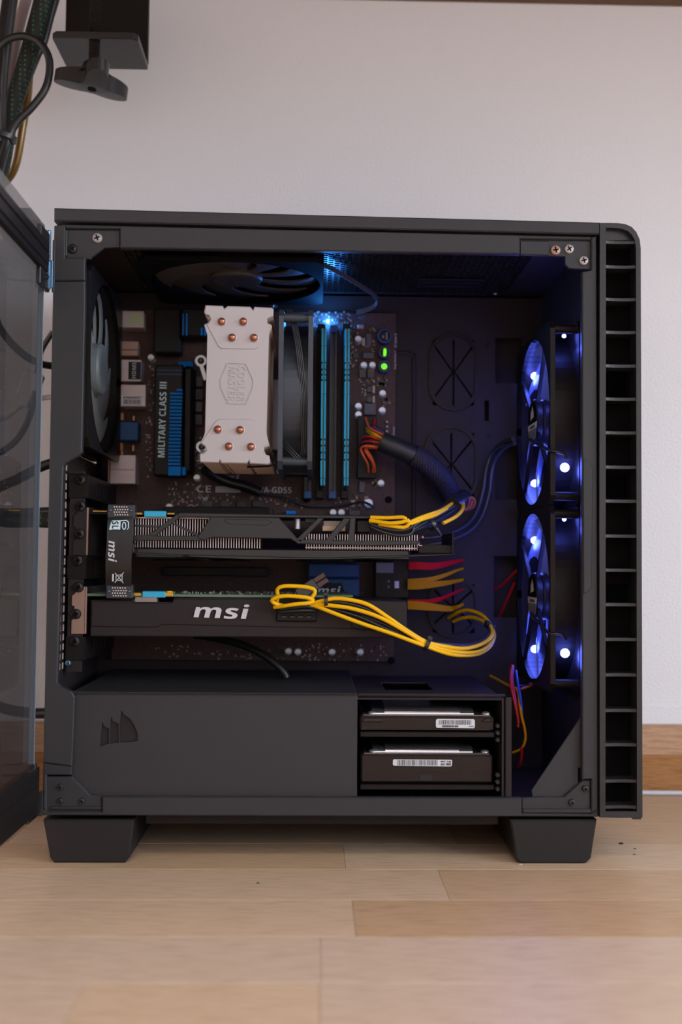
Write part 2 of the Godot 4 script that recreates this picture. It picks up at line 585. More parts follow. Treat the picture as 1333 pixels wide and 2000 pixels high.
func materials() -> void:
	var fine := noise_tex(0.35, 2, 5, [], 3.0, 256)
	M.paint = mat(Color(0.190, 0.187, 0.197), 0.42, 0.0, 0.4)
	M.paint.normal_enabled = true
	M.paint.normal_texture = fine
	M.paint.normal_scale = 0.12
	M.paint.uv1_triplanar = true
	M.paint.uv1_scale = Vector3.ONE * 22.0
	M.plastic = mat(Color(0.162, 0.156, 0.16), 0.36, 0.0, 0.45)
	M.inner = mat(Color(0.19, 0.165, 0.162), 0.5, 0.0, 0.25)
	M.black = mat(Color(0.115, 0.10, 0.096), 0.42, 0.0, 0.3)
	M.gloss = mat(Color(0.10, 0.095, 0.095), 0.22)
	M.void = mat(Color(0.055, 0.05, 0.047), 0.8, 0.0, 0.2)
	M.steel = mat(Color(0.72, 0.72, 0.73), 0.38, 0.9)
	M.steel_rough = mat(Color(0.66, 0.63, 0.62), 0.5, 0.6)
	M.blue_steel = mat(Color(0.42, 0.55, 0.66), 0.3, 0.85)
	M.dark_steel = mat(Color(0.22, 0.21, 0.21), 0.3, 0.75)
	M.tin = mat(Color(0.76, 0.70, 0.69), 0.4, 0.35)
	M.copper_tin = mat(Color(0.64, 0.51, 0.45), 0.42, 0.4)
	M.brass = mat(Color(0.70, 0.50, 0.36), 0.4, 0.5)
	M.copper = mat(Color(0.70, 0.46, 0.37), 0.33, 0.85)
	M.alu = mat(Color(0.70, 0.675, 0.68), 0.45, 0.3)
	M.alu.normal_enabled = true
	M.alu.normal_texture = noise_tex(0.5, 2, 9, [], 2.0, 256)
	M.alu.normal_scale = 0.1
	M.alu.uv1_triplanar = true
	M.alu.uv1_scale = Vector3.ONE * 30.0
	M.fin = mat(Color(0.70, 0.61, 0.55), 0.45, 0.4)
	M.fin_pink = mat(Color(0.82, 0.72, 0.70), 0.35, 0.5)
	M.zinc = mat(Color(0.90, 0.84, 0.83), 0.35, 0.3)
	M.shaded_fin = mat(Color(0.33, 0.30, 0.29), 0.4, 0.6)  # fin metal darkened for the shade between the fins
	M.fan_blue = mat(Color(0.19, 0.22, 0.26), 0.4)
	M.disk_steel = mat(Color(0.80, 0.80, 0.82), 0.2, 0.95)
	M.board = mat(Color(0.33, 0.245, 0.228), 0.5, 0.0, 0.3)
	M.board.albedo_texture = noise_tex(0.06, 3, 21, [[0.0, Color(0.75, 0.75, 0.75)], [1.0, Color(1, 1, 1)]], 0.0, 256)
	M.board.uv1_triplanar = true
	M.board.uv1_scale = Vector3.ONE * 18.0
	M.green_board = mat(Color(0.38, 0.46, 0.36), 0.5)
	M.gold = mat(Color(0.78, 0.60, 0.22), 0.35, 0.5)
	M.cyan = mat(Color(0.0, 0.68, 0.83), 0.35, 0.1)
	M.cap_mark = mat(Color(0.50, 0.72, 0.78), 0.5)
	M.cyan_cap = mat(Color(0.18, 0.66, 0.80), 0.5)
	M.blue_fin = mat(Color(0.0, 0.50, 0.86), 0.5, 0.0, 0.25)
	M.blue_dark = mat(Color(0.09, 0.27, 0.44), 0.5)
	M.blue_ring = mat(Color(0.10, 0.20, 0.38), 0.4)
	M.port_blue = mat(Color(0.08, 0.27, 0.47), 0.6)
	M.cap_top = mat(Color(0.86, 0.85, 0.85), 0.35, 0.3)
	M.cap_side = mat(Color(0.45, 0.42, 0.42), 0.3, 0.5)
	M.chip = mat(Color(0.14, 0.13, 0.13), 0.4)
	M.choke = mat(Color(0.30, 0.29, 0.30), 0.6)
	M.solder = mat(Color(0.56, 0.51, 0.49), 0.4, 0.3)
	M.print = mat(Color(0.70, 0.68, 0.69), 0.7)
	M.print_white = mat(Color(0.80, 0.79, 0.80), 0.6)
	M.print_cyan = mat(Color(0.82, 0.93, 0.96), 0.6)
	M.ink = mat(Color(0.10, 0.09, 0.09), 0.7)
	M.paper = mat(Color(0.80, 0.80, 0.82), 0.6)
	M.label_grey = mat(Color(0.45, 0.46, 0.47), 0.6)
	M.sticker_yellow = mat(Color(0.70, 0.71, 0.56), 0.7)
	M.yellow = mat(Color(0.94, 0.715, 0.02), 0.4, 0.0, 0.35)
	M.orange = mat(Color(0.80, 0.33, 0.07), 0.45)
	M.red = mat(Color(0.68, 0.09, 0.08), 0.45)
	M.red_flat = mat(Color(0.74, 0.05, 0.10), 0.55, 0.0, 0.25)
	M.amber_flat = mat(Color(0.74, 0.50, 0.0), 0.55, 0.0, 0.25)
	M.purple = mat(Color(0.30, 0.24, 0.50), 0.45)
	M.blue_wire = mat(Color(0.12, 0.22, 0.60), 0.45)
	M.cable = mat(Color(0.13, 0.13, 0.135), 0.35)
	M.lead = mat(Color(0.32, 0.32, 0.33), 0.4)
	M.cable_grey = mat(Color(0.19, 0.19, 0.205), 0.38)
	M.shrink = mat(Color(0.13, 0.14, 0.145), 0.45)
	M.white_cable = mat(Color(0.82, 0.80, 0.82), 0.4)
	M.pink_cable = mat(Color(0.66, 0.58, 0.58), 0.4)
	M.brass_cable = mat(Color(0.50, 0.38, 0.18), 0.25, 0.3)
	M.sleeve = mat(Color(1, 1, 1), 0.7)
	M.sleeve.albedo_texture = sleeve_tex(Color(0.09, 0.09, 0.08), Color(0.20, 0.46, 0.30), 3)
	M.sleeve.uv1_triplanar = true
	M.sleeve.uv1_scale = Vector3(62, 62, 62)
	M.mesh_sleeve = mat(Color(0.8, 0.8, 0.8), 0.7)
	M.mesh_sleeve.albedo_texture = sleeve_tex(Color(0.10, 0.095, 0.11), Color(0.42, 0.37, 0.38), 2)
	M.mesh_sleeve.uv1_triplanar = true
	M.mesh_sleeve.uv1_scale = Vector3(105, 105, 105)
	M.blade_clear = mat(Color(0.62, 0.66, 0.78), 0.3)
	M.blade_clear.backlight_enabled = true
	M.blade_clear.backlight = Color(0.75, 0.78, 0.9)
	M.blade_grey = mat(Color(0.50, 0.51, 0.50), 0.5)
	M.blade_dark = mat(Color(0.30, 0.27, 0.25), 0.5)
	M.hub_grey = mat(Color(0.44, 0.47, 0.48), 0.45)
	M.led_blue = glow(Color(0.42, 0.48, 1.0), 12.0)
	M.led_cyan = glow(Color(0.45, 0.78, 1.0), 16.0)
	M.led_green = glow(Color(0.45, 0.95, 0.05), 0.9)
	M.glass = mat(Color(0.16, 0.16, 0.17, 0.44), 0.02)
	M.glass.transparency = BaseMaterial3D.TRANSPARENCY_ALPHA
	M.wall = mat(Color(0.915, 0.905, 0.915), 0.85)
	M.wall.normal_enabled = true
	M.wall.normal_texture = noise_tex(0.12, 3, 31, [], 6.0, 512)
	M.wall.normal_scale = 0.14
	M.wall.uv1_triplanar = true
	M.wall.uv1_scale = Vector3.ONE * 5.0
	M.ceiling = mat(Color(0.88, 0.86, 0.84), 0.9)
	M.desk = mat(Color(0.40, 0.29, 0.20), 0.6)
	M.crumb_dark = mat(Color(0.22, 0.17, 0.14), 0.8)
	M.foot = mat(Color(0.14, 0.128, 0.127), 0.5, 0.0, 0.35)

func sleeve_tex(dark: Color, light: Color, every: int) -> ImageTexture:
	var im := Image.create(32, 32, false, Image.FORMAT_RGB8)
	for y in 32:
		for x in 32:
			var cx := int(x / 4)
			var cy := int(y / 4)
			var on := (cx + (cy % 2) * every) % (2 * every) == 0 and x % 4 < 3 and y % 4 < 3
			im.set_pixel(x, y, light if on else dark * (1.0 - 0.25 * float((x + y) % 4 == 0)))
	return ImageTexture.create_from_image(im)

func wood(a: Color, b: Color, seed_: int) -> StandardMaterial3D:
	var m := mat(Color(1, 1, 1), 0.42)
	m.albedo_texture = noise_tex(0.035, 4, seed_, [[0.0, a.darkened(0.10)], [0.42, a], [0.55, b], [0.66, a.lerp(b, 0.4)], [1.0, b.lightened(0.06)]], 0.0, 512)
	m.uv1_triplanar = true
	m.uv1_world_triplanar = true
	m.uv1_scale = Vector3(1.6, 18.0, 18.0)
	m.roughness = 0.4
	m.metallic_specular = 0.4
	return m

func room() -> void:
	# laminate floor: strips 71 mm wide, joints where the photograph shows them, plain slab further out
	var woods := [
		wood(Color(0.785, 0.668, 0.552), Color(0.820, 0.708, 0.598), 41),
		wood(Color(0.755, 0.620, 0.488), Color(0.785, 0.660, 0.533), 42),
		wood(Color(0.735, 0.595, 0.455), Color(0.770, 0.640, 0.505), 43),
		wood(Color(0.780, 0.675, 0.585), Color(0.805, 0.708, 0.625), 44),
	]
	at(Vector3(300, 0, 0))
	var st := mb()
	box(st, -1500, -60, -262, 2400, -9, 2700)
	var fl := struct("floor", st, woods[0])
	var k := 0
	for row in [[-262, -201, 1, [60.0, 330.0]], [-201, -130, 0, [-90.0, 180.0, 420.0]], [-130, -58.5, 1, [-40.0, 300.0]], [-58.5, 12.6, 0, [-60.0, 213.5, 560.0]], [12.6, 84.5, 0, [-150.0, 277.5, 640.0]], [84.5, 155.2, 0, [-110.0, 215.3, 520.0]], [155.2, 225.5, 3, [-210.0, 195.0, 590.0]], [225.5, 296.5, 3, [76.5, 194.0, 700.0]], [296.5, 367.5, 0, [-130.0, 260.0]], [367.5, 438.5, 1, [20.0, 400.0]]]:
		var xs: Array = [-700.0] + row[3] + [1100.0]
		for i in xs.size() - 1:
			var tone: int = row[2]
			if row[0] > 10.0 and row[0] < 100.0: tone = 1 if i == 2 and row[0] < 20.0 else 2 if i >= 2 else 0
			elif row[0] > 200.0 and row[0] < 230.0: tone = [3, 0, 3, 0][i]
			elif i % 2 == 1 and row[0] < 0: tone = (tone + 1) % 2
			st = mb()
			box(st, xs[i] + 0.08, -9, row[0] + 0.08, xs[i + 1] - 0.08, 0, row[1] - 0.08, 0.22)
			part(fl, "plank", st, woods[tone])
			k += 1
	for far in [[-1500, -262, -700, 438.5], [1100, -262, 2400, 438.5], [-1500, 438.5, 2400, 2700]]:
		st = mb()
		box(st, far[0], -9, far[1], far[2], 0, far[3], 0.3)
		part(fl, "far_boards", st, woods[0])
	at(Vector3(300, 0, -262))
	st = mb()
	box(st, -1500, 0, -362, 2400, 2500, -262)
	struct("wall_back", st, M.wall)
	at(Vector3(-1500, 0, 1000))
	st = mb()
	box(st, -1600, 0, -362, -1500, 2500, 2800)
	struct("wall_left", st, M.wall)
	at(Vector3(2400, 0, 1000))
	st = mb()
	slab(st, -362, 0, 2800, 2500, 2400, 2500, [[580.0, 380.0, 2620.0, 1550.0]], "zy")
	struct("wall_right", st, M.wall)
	at(Vector3(300, 0, 2700))
	st = mb()
	box(st, -1500, 0, 2700, 2400, 2500, 2800)
	struct("wall_front", st, M.wall)
	at(Vector3(300, 2500, 1000))
	st = mb()
	box(st, -1600, 2500, -362, 2500, 2600, 2800)
	var ce := struct("ceiling", st, M.ceiling)
	st = mb()
	box(st, -450, 2450, 1400, 450, 2499, 2300, 8)
	part(ce, "unseen_lamp_panel", st, glow(Color(1.0, 0.93, 0.87), 1.5))  # out of view, belongs to the unseen lamp that lights the floor
	at(Vector3(2450, 380, 1600))
	st = mb()
	ring(st, pv([-2620, 380, -580, 380, -580, 1550, -2620, 1550]), pv([-2560, 430, -640, 430, -640, 1500, -2560, 1500]), 2420, 2480, Transform3D(Basis(Vector3(0, 0, -1), Vector3(0, 1, 0), Vector3(1, 0, 0)), Vector3.ZERO))
	box(st, 2425, 430, 1575, 2475, 1500, 1625, 2)
	struct("unseen_window_1", st, M.paper)  # out of view, frames the unseen daylight from the right
	# skirting board: rounded light rim, lighter upper face, deeper-toned lower board
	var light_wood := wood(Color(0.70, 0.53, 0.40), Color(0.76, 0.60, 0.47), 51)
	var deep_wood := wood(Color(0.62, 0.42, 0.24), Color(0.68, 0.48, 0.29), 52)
	at(Vector3(300, 0, -256))
	st = mb()
	box(st, -1500, 0.2, -262, 2399, 35.8, -249.5, 0.6)
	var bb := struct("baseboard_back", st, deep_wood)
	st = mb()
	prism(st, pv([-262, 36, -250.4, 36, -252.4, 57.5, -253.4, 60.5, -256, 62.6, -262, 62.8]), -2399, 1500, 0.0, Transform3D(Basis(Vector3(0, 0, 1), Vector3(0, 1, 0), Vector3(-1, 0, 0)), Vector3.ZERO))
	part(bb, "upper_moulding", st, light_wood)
	at(Vector3(300, 63, -262))
	st = mb()
	box(st, -1500, 62.8, -262, 2399, 80.6, -260.9, 0.5)
	struct("trim_1", st, M.wall)

func computer_case() -> void:
	var o := thing("computer_case", "large black computer tower on the floor with its glass side swung open", "computer case", Vector3(197, 0, -100))
	var st := mb()
	# the near side frame, one steel face with folded edges
	prism(st, pv([0, 453.6, 7.8, 454.7, 8.2, 430.4, 22.5, 430.6, 22.8, 414, 0, 413.4]), -6, 0, 0.8)
	prism(st, pv([0, 413, 22.9, 413.7, 23.2, 394.5, 23, 290.1, 21.2, 287.9, 11.5, 281.9, 10.1, 279.7, 9.7, 261.8, 8.8, 126.1, 11.4, 123.6, 19, 120.1, 21.2, 116.5, 20.5, 78.1, 20, 67.7, 0, 70.2]), -6, 0, 0.8)
	prism(st, pv([0, 69.8, 20, 67.4, 19.8, 61.7, 2.6, 61.6, 3.1, 36, 0, 38.6]), -6, 0, 0.8)
	prism(st, pv([0, 38.4, 3.1, 36, 41.8, 36.1, 41.6, 46.4, 338.8, 46.6, 338.8, 36.2, 388.6, 35.6, 393.5, 38.4, 393.5, 33.6, 0, 33.6]), -6, 0, 0.8)
	prism(st, pv([389.5, 451.2, 393.5, 452.4, 393.5, 38.6, 388.6, 35.6, 388.6, 60.1, 382, 59.7, 382.7, 425.5, 389.5, 427.1]), -6, 0, 0.8)
	prism(st, pv([7.8, 454.7, 389.5, 451.6, 389.5, 449.3, 337.1, 449.3, 337.1, 438, 47.4, 438.1, 47.1, 451.9, 7.8, 451.7]), -6, 0, 0.8)
	prism(st, pv([382.9, 289.7, 387, 287.8, 390, 283, 389.1, 196.2, 386.1, 192.9, 383.1, 191.7]), -6, 0.7, 0.5)
	part(o, "side_frame", st, M.paint)
	# corner brackets, set back
	st = mb()
	prism(st, pv([6.8, 452.6, 46.6, 453.2, 46.8, 439.3, 35.8, 438.8, 26.3, 431.5, 26.4, 430.4, 7.2, 430.1]), -6, -3, 0.4)
	var br := part(o, "corner_bracket", st, M.paint)
	cross_screw(br, Vector3(30.7, 445.6, -3), 3.7, M.steel_rough, 20.0, Vector3(0, 0, 1), "bright steel screw")
	cross_screw(br, Vector3(13, 437.5, -3), 3.5, M.dark_steel, 40.0)
	st = mb()
	box(st, 7.5, 431.7, -4, 9.4, 451.1, -0.6, 0.6)
	part(br, "bracket_edge", st, M.plastic)
	st = mb()
	prism(st, pv([337.3, 450.2, 390.3, 450.6, 390.2, 427.9, 374, 428.8, 371, 431.4, 370.7, 437.4, 337.3, 438.4]), -6, -3, 0.4)
	br = part(o, "corner_bracket", st, M.paint)
	st = mb()
	box(st, 337.3, 437.7, -4, 358.7, 448.3, -1.2, 0.8)
	part(br, "stepped_plate", st, M.paint)
	cross_screw(br, Vector3(363.7, 441.8, -3), 3.7, M.copper_tin, 10.0, Vector3(0, 0, 1), "brownish screw")
	cross_screw(br, Vector3(373.7, 442.8, -3), 3.5, M.steel_rough, 35.0)
	cross_screw(br, Vector3(384.4, 434.4, -3), 3.5, M.steel_rough, 15.0)
	st = mb()
	prism(st, pv([2, 60.4, 19.6, 60.5, 32.8, 47.3, 41.1, 46.6, 41.3, 35.5, 2.5, 35.4]), -6, -2.5, 0.6)
	br = part(o, "corner_bracket", st, M.paint)
	for p in [Vector3(12.2, 53, -2.5), Vector3(12.3, 43.1, -2.5), Vector3(27.3, 43.2, -2.5)]: socket_screw(br, p, 2.4, M.plastic)
	st = mb()
	box(st, 5.1, 37.3, -4, 41.3, 39.5, -0.4, 0.8)
	part(br, "pressed_bead", st, M.paint)
	st = mb()
	prism(st, pv([339.3, 46.1, 351, 46.9, 369.7, 46.9, 383.3, 58.9, 388.5, 58.9, 388.4, 35.1, 339.3, 35.6]), -6, -2.5, 0.6)
	br = part(o, "corner_bracket", st, M.paint)
	for p in [Vector3(384.6, 53.1, -2.5), Vector3(374.9, 43.3, -2.5)]: socket_screw(br, p, 2.5, M.plastic)
	st = mb()
	box(st, 339.1, 36, -4, 388.8, 39.2, 0.5, 1.0)
	part(br, "pressed_bead", st, M.paint)
	st = mb()
	prism(st, pv([383.5, 104.6, 383.5, 67, 380.5, 67, 380.5, 56.1, 387.9, 56.1, 387.9, 44.5, 348, 44.3, 346.9, 50.9]), -8, -6, 0.3)
	part(o, "gusset_plate", st, M.paint)
	# shell
	st = mb()
	prism(st, pv([0.4, 465.6, 395.1, 461.3, 395.1, 452.5, 0.5, 456.1]), -207, 3, 0.9)
	part(o, "top_panel", st, M.paint)
	st = mb()
	box(st, 0, 33.6, -205, 393.5, 452, -203.5)
	part(o, "far_panel", st, M.inner)
	st = mb()
	box(st, 0, 33.6, -203, 393.5, 36, -6)
	part(o, "bottom_panel", st, M.inner)
	var slits := []
	for i in 22:
		var y := 283.0 - i * 7.1
		slits.append([-42.0, y - 2.4, -36.0, y + 2.4])
		slits.append([-52.5, y - 2.4, -46.3, y + 2.4])
	slits.append([-158.0, 36.0, -30.0, 40.0])
	slits.append([-166.0, 296.0, -24.0, 437.0])
	st = mb()
	slab(st, -203, 36, -6, 452, 1.3, 1.6, slits, "zy")
	part(o, "rear_panel", st, M.inner)
	# a finger-guard ring behind the rear fan
	st = mb()
	for k in 5: ring(st, circle(16.0 + 12.0 * k, 40, Vector2(95, 367)), circle(13.5 + 12.0 * k, 40, Vector2(95, 367)), 0.3, 1.6, Transform3D(Basis(Vector3(0, 0, -1), Vector3(0, 1, 0), Vector3(1, 0, 0)), Vector3.ZERO))
	box(st, 0.3, 296, -97, 1.6, 437, -93)
	box(st, 0.3, 365, -166, 1.6, 369, -24)
	part(o, "fan_guard", st, M.inner)
	# expansion slot shelf with its covers and screws
	st = mb()
	box(st, 4.8, 129.5, -49.5, 16.3, 279.6, -48)
	box(st, 3.8, 278.3, -50, 15.7, 280.6, -46, 0.4)
	var sh := part(o, "slot_shelf", st, M.inner)
	for row in [[937, 157, 0], [989, 158, 1], [1043, 157, 1], [1095, 155, 0], [1147, 157, 2], [1199, 153, 2], [1252, 152, 0]]:
		cross_screw(sh, slot_point(row[1], row[0]), 3.9, M.dark_steel, 13.0 * row[0])
	for row in [[927, 0], [1085, 0], [1243, 0]]:
		var y1 := slot_point(160.0, row[0]).y
		st = mb()
		box(st, 4.0, y1 - 17.6, -47.8, 18.6, y1, -46.8, 0.3)
		box(st, 17.6, y1 - 17.6, -168, 18.6, y1, -46.8, 0.2)
		for k in 6: box(st, 18.5, y1 - 14.0, -80.0 - k * 9.0, 19.0, y1 - 3.5, -84.5 - k * 9.0)
		part(o, "slot_cover", st, M.black)
	st = mb()
	socket_screw(o, Vector3(6.4, 136.2, -46), 2.4, M.blue_steel)
	# motherboard tray with its cut-outs, ridge and cable grommets
	st = mb()
	var cuts := []
	for q in [[348.6, 373.2, 372.2, 413.4], [348.7, 269.7, 368.7, 318.6], [347.6, 166.3, 368.8, 220.1], [293.2, 352.6, 329.9, 410.9], [293.5, 272, 330.2, 328.1], [294.1, 152.6, 330.5, 195.5], [339.1, 339.3, 343.2, 357.5]]: cuts.append(q)
	slab(st, 2, 36, 391, 449, -183, -181.5, cuts, "xy")
	var tr := part(o, "motherboard_tray", st, M.inner)
	for q in [[289.5, 347.6, 333.6, 417.3], [285.8, 265.2, 333.8, 335.3], [289.6, 148.1, 334.1, 202.2]]: grommet(tr, q)
	st = mb()
	sweep(st, pts([259.6, 398.5, -181.5, 270.4, 398.6, -181.5, 275.4, 395.5, -181.5, 276.4, 389.6, -181.5, 276.8, 303.3, -181.5, 276.7, 240.1, -181.5]), circle(2.2, 8), Vector3.ZERO)
	part(tr, "pressed_ridge", st, M.inner)
	for p in [Vector3(341.7, 407.2, -181), Vector3(342.8, 326.6, -181), Vector3(340.7, 236.2, -181), Vector3(344.5, 132.3, -181), Vector3(346.8, 120.7, -181)]:
		st = mb()
		lathe(st, facing(p), [[2.2, -0.6], [2.2, 0.3], [1.4, 0.3], [1.4, -0.4], [0.0, -0.4]], 14)
		part(tr, "rivet_hole", st, M.black)
	# the roof inside, perforated in a honeycomb
	st = mb()
	slab(st, 2, -203, 391, -6, 451.5, 453, [[40.0, -178.0, 357.0, -8.0]], "xz")
	part(o, "inner_roof", st, M.inner)
	st = mb()
	honeycomb(st, 40.0, -178.0, 357.0, -8.0, 452.2, 3.25)
	part(o, "honeycomb_grille", st, M.dark_steel, "honeycomb steel grille", "stuff")
	st = mb()
	box(st, 150, 453.4, -203, 357, 454, -6)
	box(st, 275, 449.5, -152, 330, 451, -122, 0.6)
	box(st, 282, 448.6, -146, 322, 449.6, -142, 0.3)
	box(st, 279, 448.6, -133, 328, 449.6, -129, 0.3)
	part(o, "filter_clip", st, M.black)
	st = mb()
	lathe(st, facing(Vector3(347.6, 452.8, -176), Vector3(0, -0.6, 0.8)), [[2.4, 0], [2.4, 1.0], [1.4, 1.9], [0, 2.0]], 14)
	part(o, "filter_screw", st, M.steel)
	st = mb()
	box(st, 70, 24.5, -196, 325, 33.4, -14, 1.0)
	part(o, "unseen_bottom_filter", st, M.black)  # out of view under the case, placed to darken the floor
	# front wall of steel with the two fan openings
	st = mb()
	var side := Transform3D(Basis(Vector3(0, 0, -1), Vector3(0, 1, 0), Vector3(1, 0, 0)), Vector3(391, 0, 0))
	for cy in [327.0, 187.5]: ring(st, shifted(squarish(69.9, 48, 1.0), Vector2(95, cy)), circle(65.0, 48, Vector2(95, cy)), -0.6, 0.8, side)
	box(st, 390.4, 397.2, -203, 391.8, 451, -6)
	box(st, 390.4, 36, -203, 391.8, 117.4, -6)
	box(st, 390.4, 117, -203, 391.8, 397.5, -165.2)
	box(st, 390.4, 117, -24.8, 391.8, 397.5, -6)
	part(o, "front_wall", st, M.inner)
	# power supply shroud with the pressed emblem
	var csg := CSGCombiner3D.new()
	csg.name = "shroud_face"
	csg.position = -org * 0.001
	var fa := CSGPolygon3D.new()
	fa.polygon = metres(pv([18.1, 118.8, 221.2, 118.9, 221.8, 44.2, 18.8, 44.3]))
	fa.depth = 0.002
	fa.position.z = -0.0065
	fa.material = M.paint
	csg.add_child(fa)
	var sc2 := Vector3(51.5, 93.7, -4.5)
	for s in sails(Vector2(sc2.x, sc2.y), 26.5):
		var sp := CSGPolygon3D.new()
		sp.operation = CSGShape3D.OPERATION_SUBTRACTION
		sp.polygon = metres(s)
		sp.depth = 0.003
		sp.position.z = -0.0053
		sp.material = M.foot  # darker than the face, shade of the pressing put into the colour
		csg.add_child(sp)
	o.add_child(csg)
	st = mb()
	box(st, 18.2, 118.4, -180, 221.2, 119.6, -4, 0.5)
	box(st, 220.1, 44.5, -180, 221.6, 117.9, -6.6)
	part(o, "shroud", st, M.paint)
	# drive cage
	st = mb()
	slab(st, 221.5, -170, 326, -9, 114.6, 115.8, [[245.0, -120.0, 282.0, -62.0]], "xz")
	box(st, 326, 36, -170, 327.4, 115.8, -9)
	box(st, 328.5, 45.3, -9.5, 332.9, 116.8, -8, 0.4)
	box(st, 222.1, 117.3, -10, 328.4, 119.1, -8, 0.4)
	box(st, 221.5, 36, -172, 327, 115.8, -170)
	var cg := part(o, "drive_cage", st, M.inner)
	st = mb()
	box(st, 223.8, 88, -160, 320.4, 91.6, -8.5, 0.5)
	part(cg, "drive_tray", st, M.black)
	st = mb()
	box(st, 224.2, 49.8, -160, 321, 53.4, -12, 0.5)
	part(cg, "drive_tray", st, M.black)
	for yy in [1415, 1510]:
		for k in 3:
			st = mb()
			lathe(st, facing(slot_rail(yy, k)), [[2.0, 0], [2.0, 1.5], [1.2, 2.4], [0, 2.4]], 14)
			part(cg, "rail_clip", st, M.dark_steel)
	# front bezel: open frame with slats along its side
	st = mb()
	var outer := pv([395, 460.9, 401.8, 461, 408.1, 460.9, 413.8, 460.2, 418.3, 458.2, 421.6, 454.5, 424, 449.3, 424.8, 442.5, 424.6, 287.9, 424.5, 141, 424.3, 34, 408.9, 33.6, 393.9, 33.9, 394.1, 250.6])
	var inn := pv([398.8, 457.9, 402.5, 458, 407.8, 457.9, 411.9, 457.2, 416, 455.6, 419, 452.6, 421.2, 448.5, 421.9, 442.1, 421.6, 287.8, 421.3, 141, 421, 37.6, 408.9, 37.5, 397.2, 37.5, 398, 250.7])
	ring(st, outer, inn, -16, 2)
	ring(st, outer, inset(inn, -0.6), 1.6, 3.0)
	ring(st, outer, inset(outer, 3.0), -203, -16)
	prism(st, pv([415.8, 34.7, 424.3, 34.7, 423.9, 32.2, 418, 32.2]), -190, 1.5, 0.5)
	var bz := part(o, "front_bezel", st, M.plastic)
	st = mb()
	prism(st, pv([399.8, 459.2, 403.6, 459.2, 408.8, 459.1, 413, 458.4, 417.1, 456.8, 420.1, 453.8, 422.4, 449.7, 399.8, 449.3]), -15, -2, 0.3)
	part(bz, "bezel_cap", st, M.plastic)
	st = mb()
	box(st, 400.6, 31.4, -203, 402.8, 465, -16)
	box(st, 422.0, 40, -203, 424.6, 446, -15)
	slab(st, 394, 40, 422.5, 447, -19, -17.5, [[397.0, 330.0, 420.0, 356.0], [397.0, 262.0, 420.0, 279.0], [397.0, 184.0, 420.0, 199.0]])
	part(bz, "dark_back_plate", st, M.void)  # near-black plate behind the slats, open where the blue glow comes through
	for y in [471, 520.5, 586, 652, 719, 785, 852, 920, 987, 1056, 1123, 1190.5, 1258.5, 1327.5, 1396.5, 1463, 1533, 1583]:
		var l := slat_end(1181.5, y)
		var r := slat_end(1245.3, y)
		st = mb()
		for k in 6:
			var xa := lerpf(l.x, r.x, k / 6.0)
			var xb := lerpf(l.x, r.x, (k + 1) / 6.0)
			var za := 1.2 - 5.0 * (1.0 - pow(k / 3.0 - 1.0, 2.0)) * 0.3
			var zb := 1.2 - 5.0 * (1.0 - pow((k + 1) / 3.0 - 1.0, 2.0)) * 0.3
			var yb := l.y - 1.1
			var yt := l.y + 1.1
			face(st, [Vector3(xa, yt, za), Vector3(xb, yt, zb), Vector3(xb, yb, zb), Vector3(xa, yb, za)], Vector3(0, 0, 1))
			face(st, [Vector3(xa, yt, za), Vector3(xb, yt, zb), Vector3(xb, yt, -15), Vector3(xa, yt, -15)], Vector3(0, 1, 0))
			face(st, [Vector3(xa, yb, za), Vector3(xb, yb, zb), Vector3(xb, yb, -15), Vector3(xa, yb, -15)], Vector3(0, -1, 0))
			face(st, [Vector3(xa, yt, -15), Vector3(xb, yt, -15), Vector3(xb, yb, -15), Vector3(xa, yb, -15)], Vector3(0, 0, -1))
		part(bz, "slat", st, M.plastic)
	# feet, their unseen length run to the back to darken the floor underneath
	for f in [[pv([0.2, 30.2, 64.1, 30.3, 62.6, 16.4, 61.2, 3.6, 58.2, 0.2, 8.7, 0.1, 5.6, 3.5, 3, 16.3]), -2.0], [pv([330.8, 31, 393.1, 31.2, 390.8, 17.2, 388.8, 4.2, 385.3, 0.6, 337.8, 0.5, 334.8, 4.1, 333, 17]), -2.0]]:
		st = mb()
		prism(st, f[0], -203, f[1], 1.2)
		part(o, "foot", st, M.foot)

func slot_point(px: float, py: float) -> Vector3:       # a place on the shelf that holds the slot covers, -46.6
	return Vector3(13.0 + (px - 157.0) * 0.39, 273.7 - (py - 937.0) * 0.3853, -46.6)

func slot_rail(py: float, k: int) -> Vector3:
	return Vector3(323.2, 91.0 - (py - 1415.0) * 0.37 + (k - 1) * 5.0, -12.0)

func slat_end(px: float, py: float) -> Vector3:         # the bezel's outer plane
	return Vector3(398.3 + (px - 1181.5) * 0.3656, 447.5 - (py - 471.0) * 0.36585, 0.0)

func metres(p: PackedVector2Array) -> PackedVector2Array:
	var q := PackedVector2Array()
	for a in p: q.append(a * 0.001)
	return q

func shifted(p: PackedVector2Array, d: Vector2) -> PackedVector2Array:
	var q := PackedVector2Array()
	for a in p: q.append(a + d)
	return q

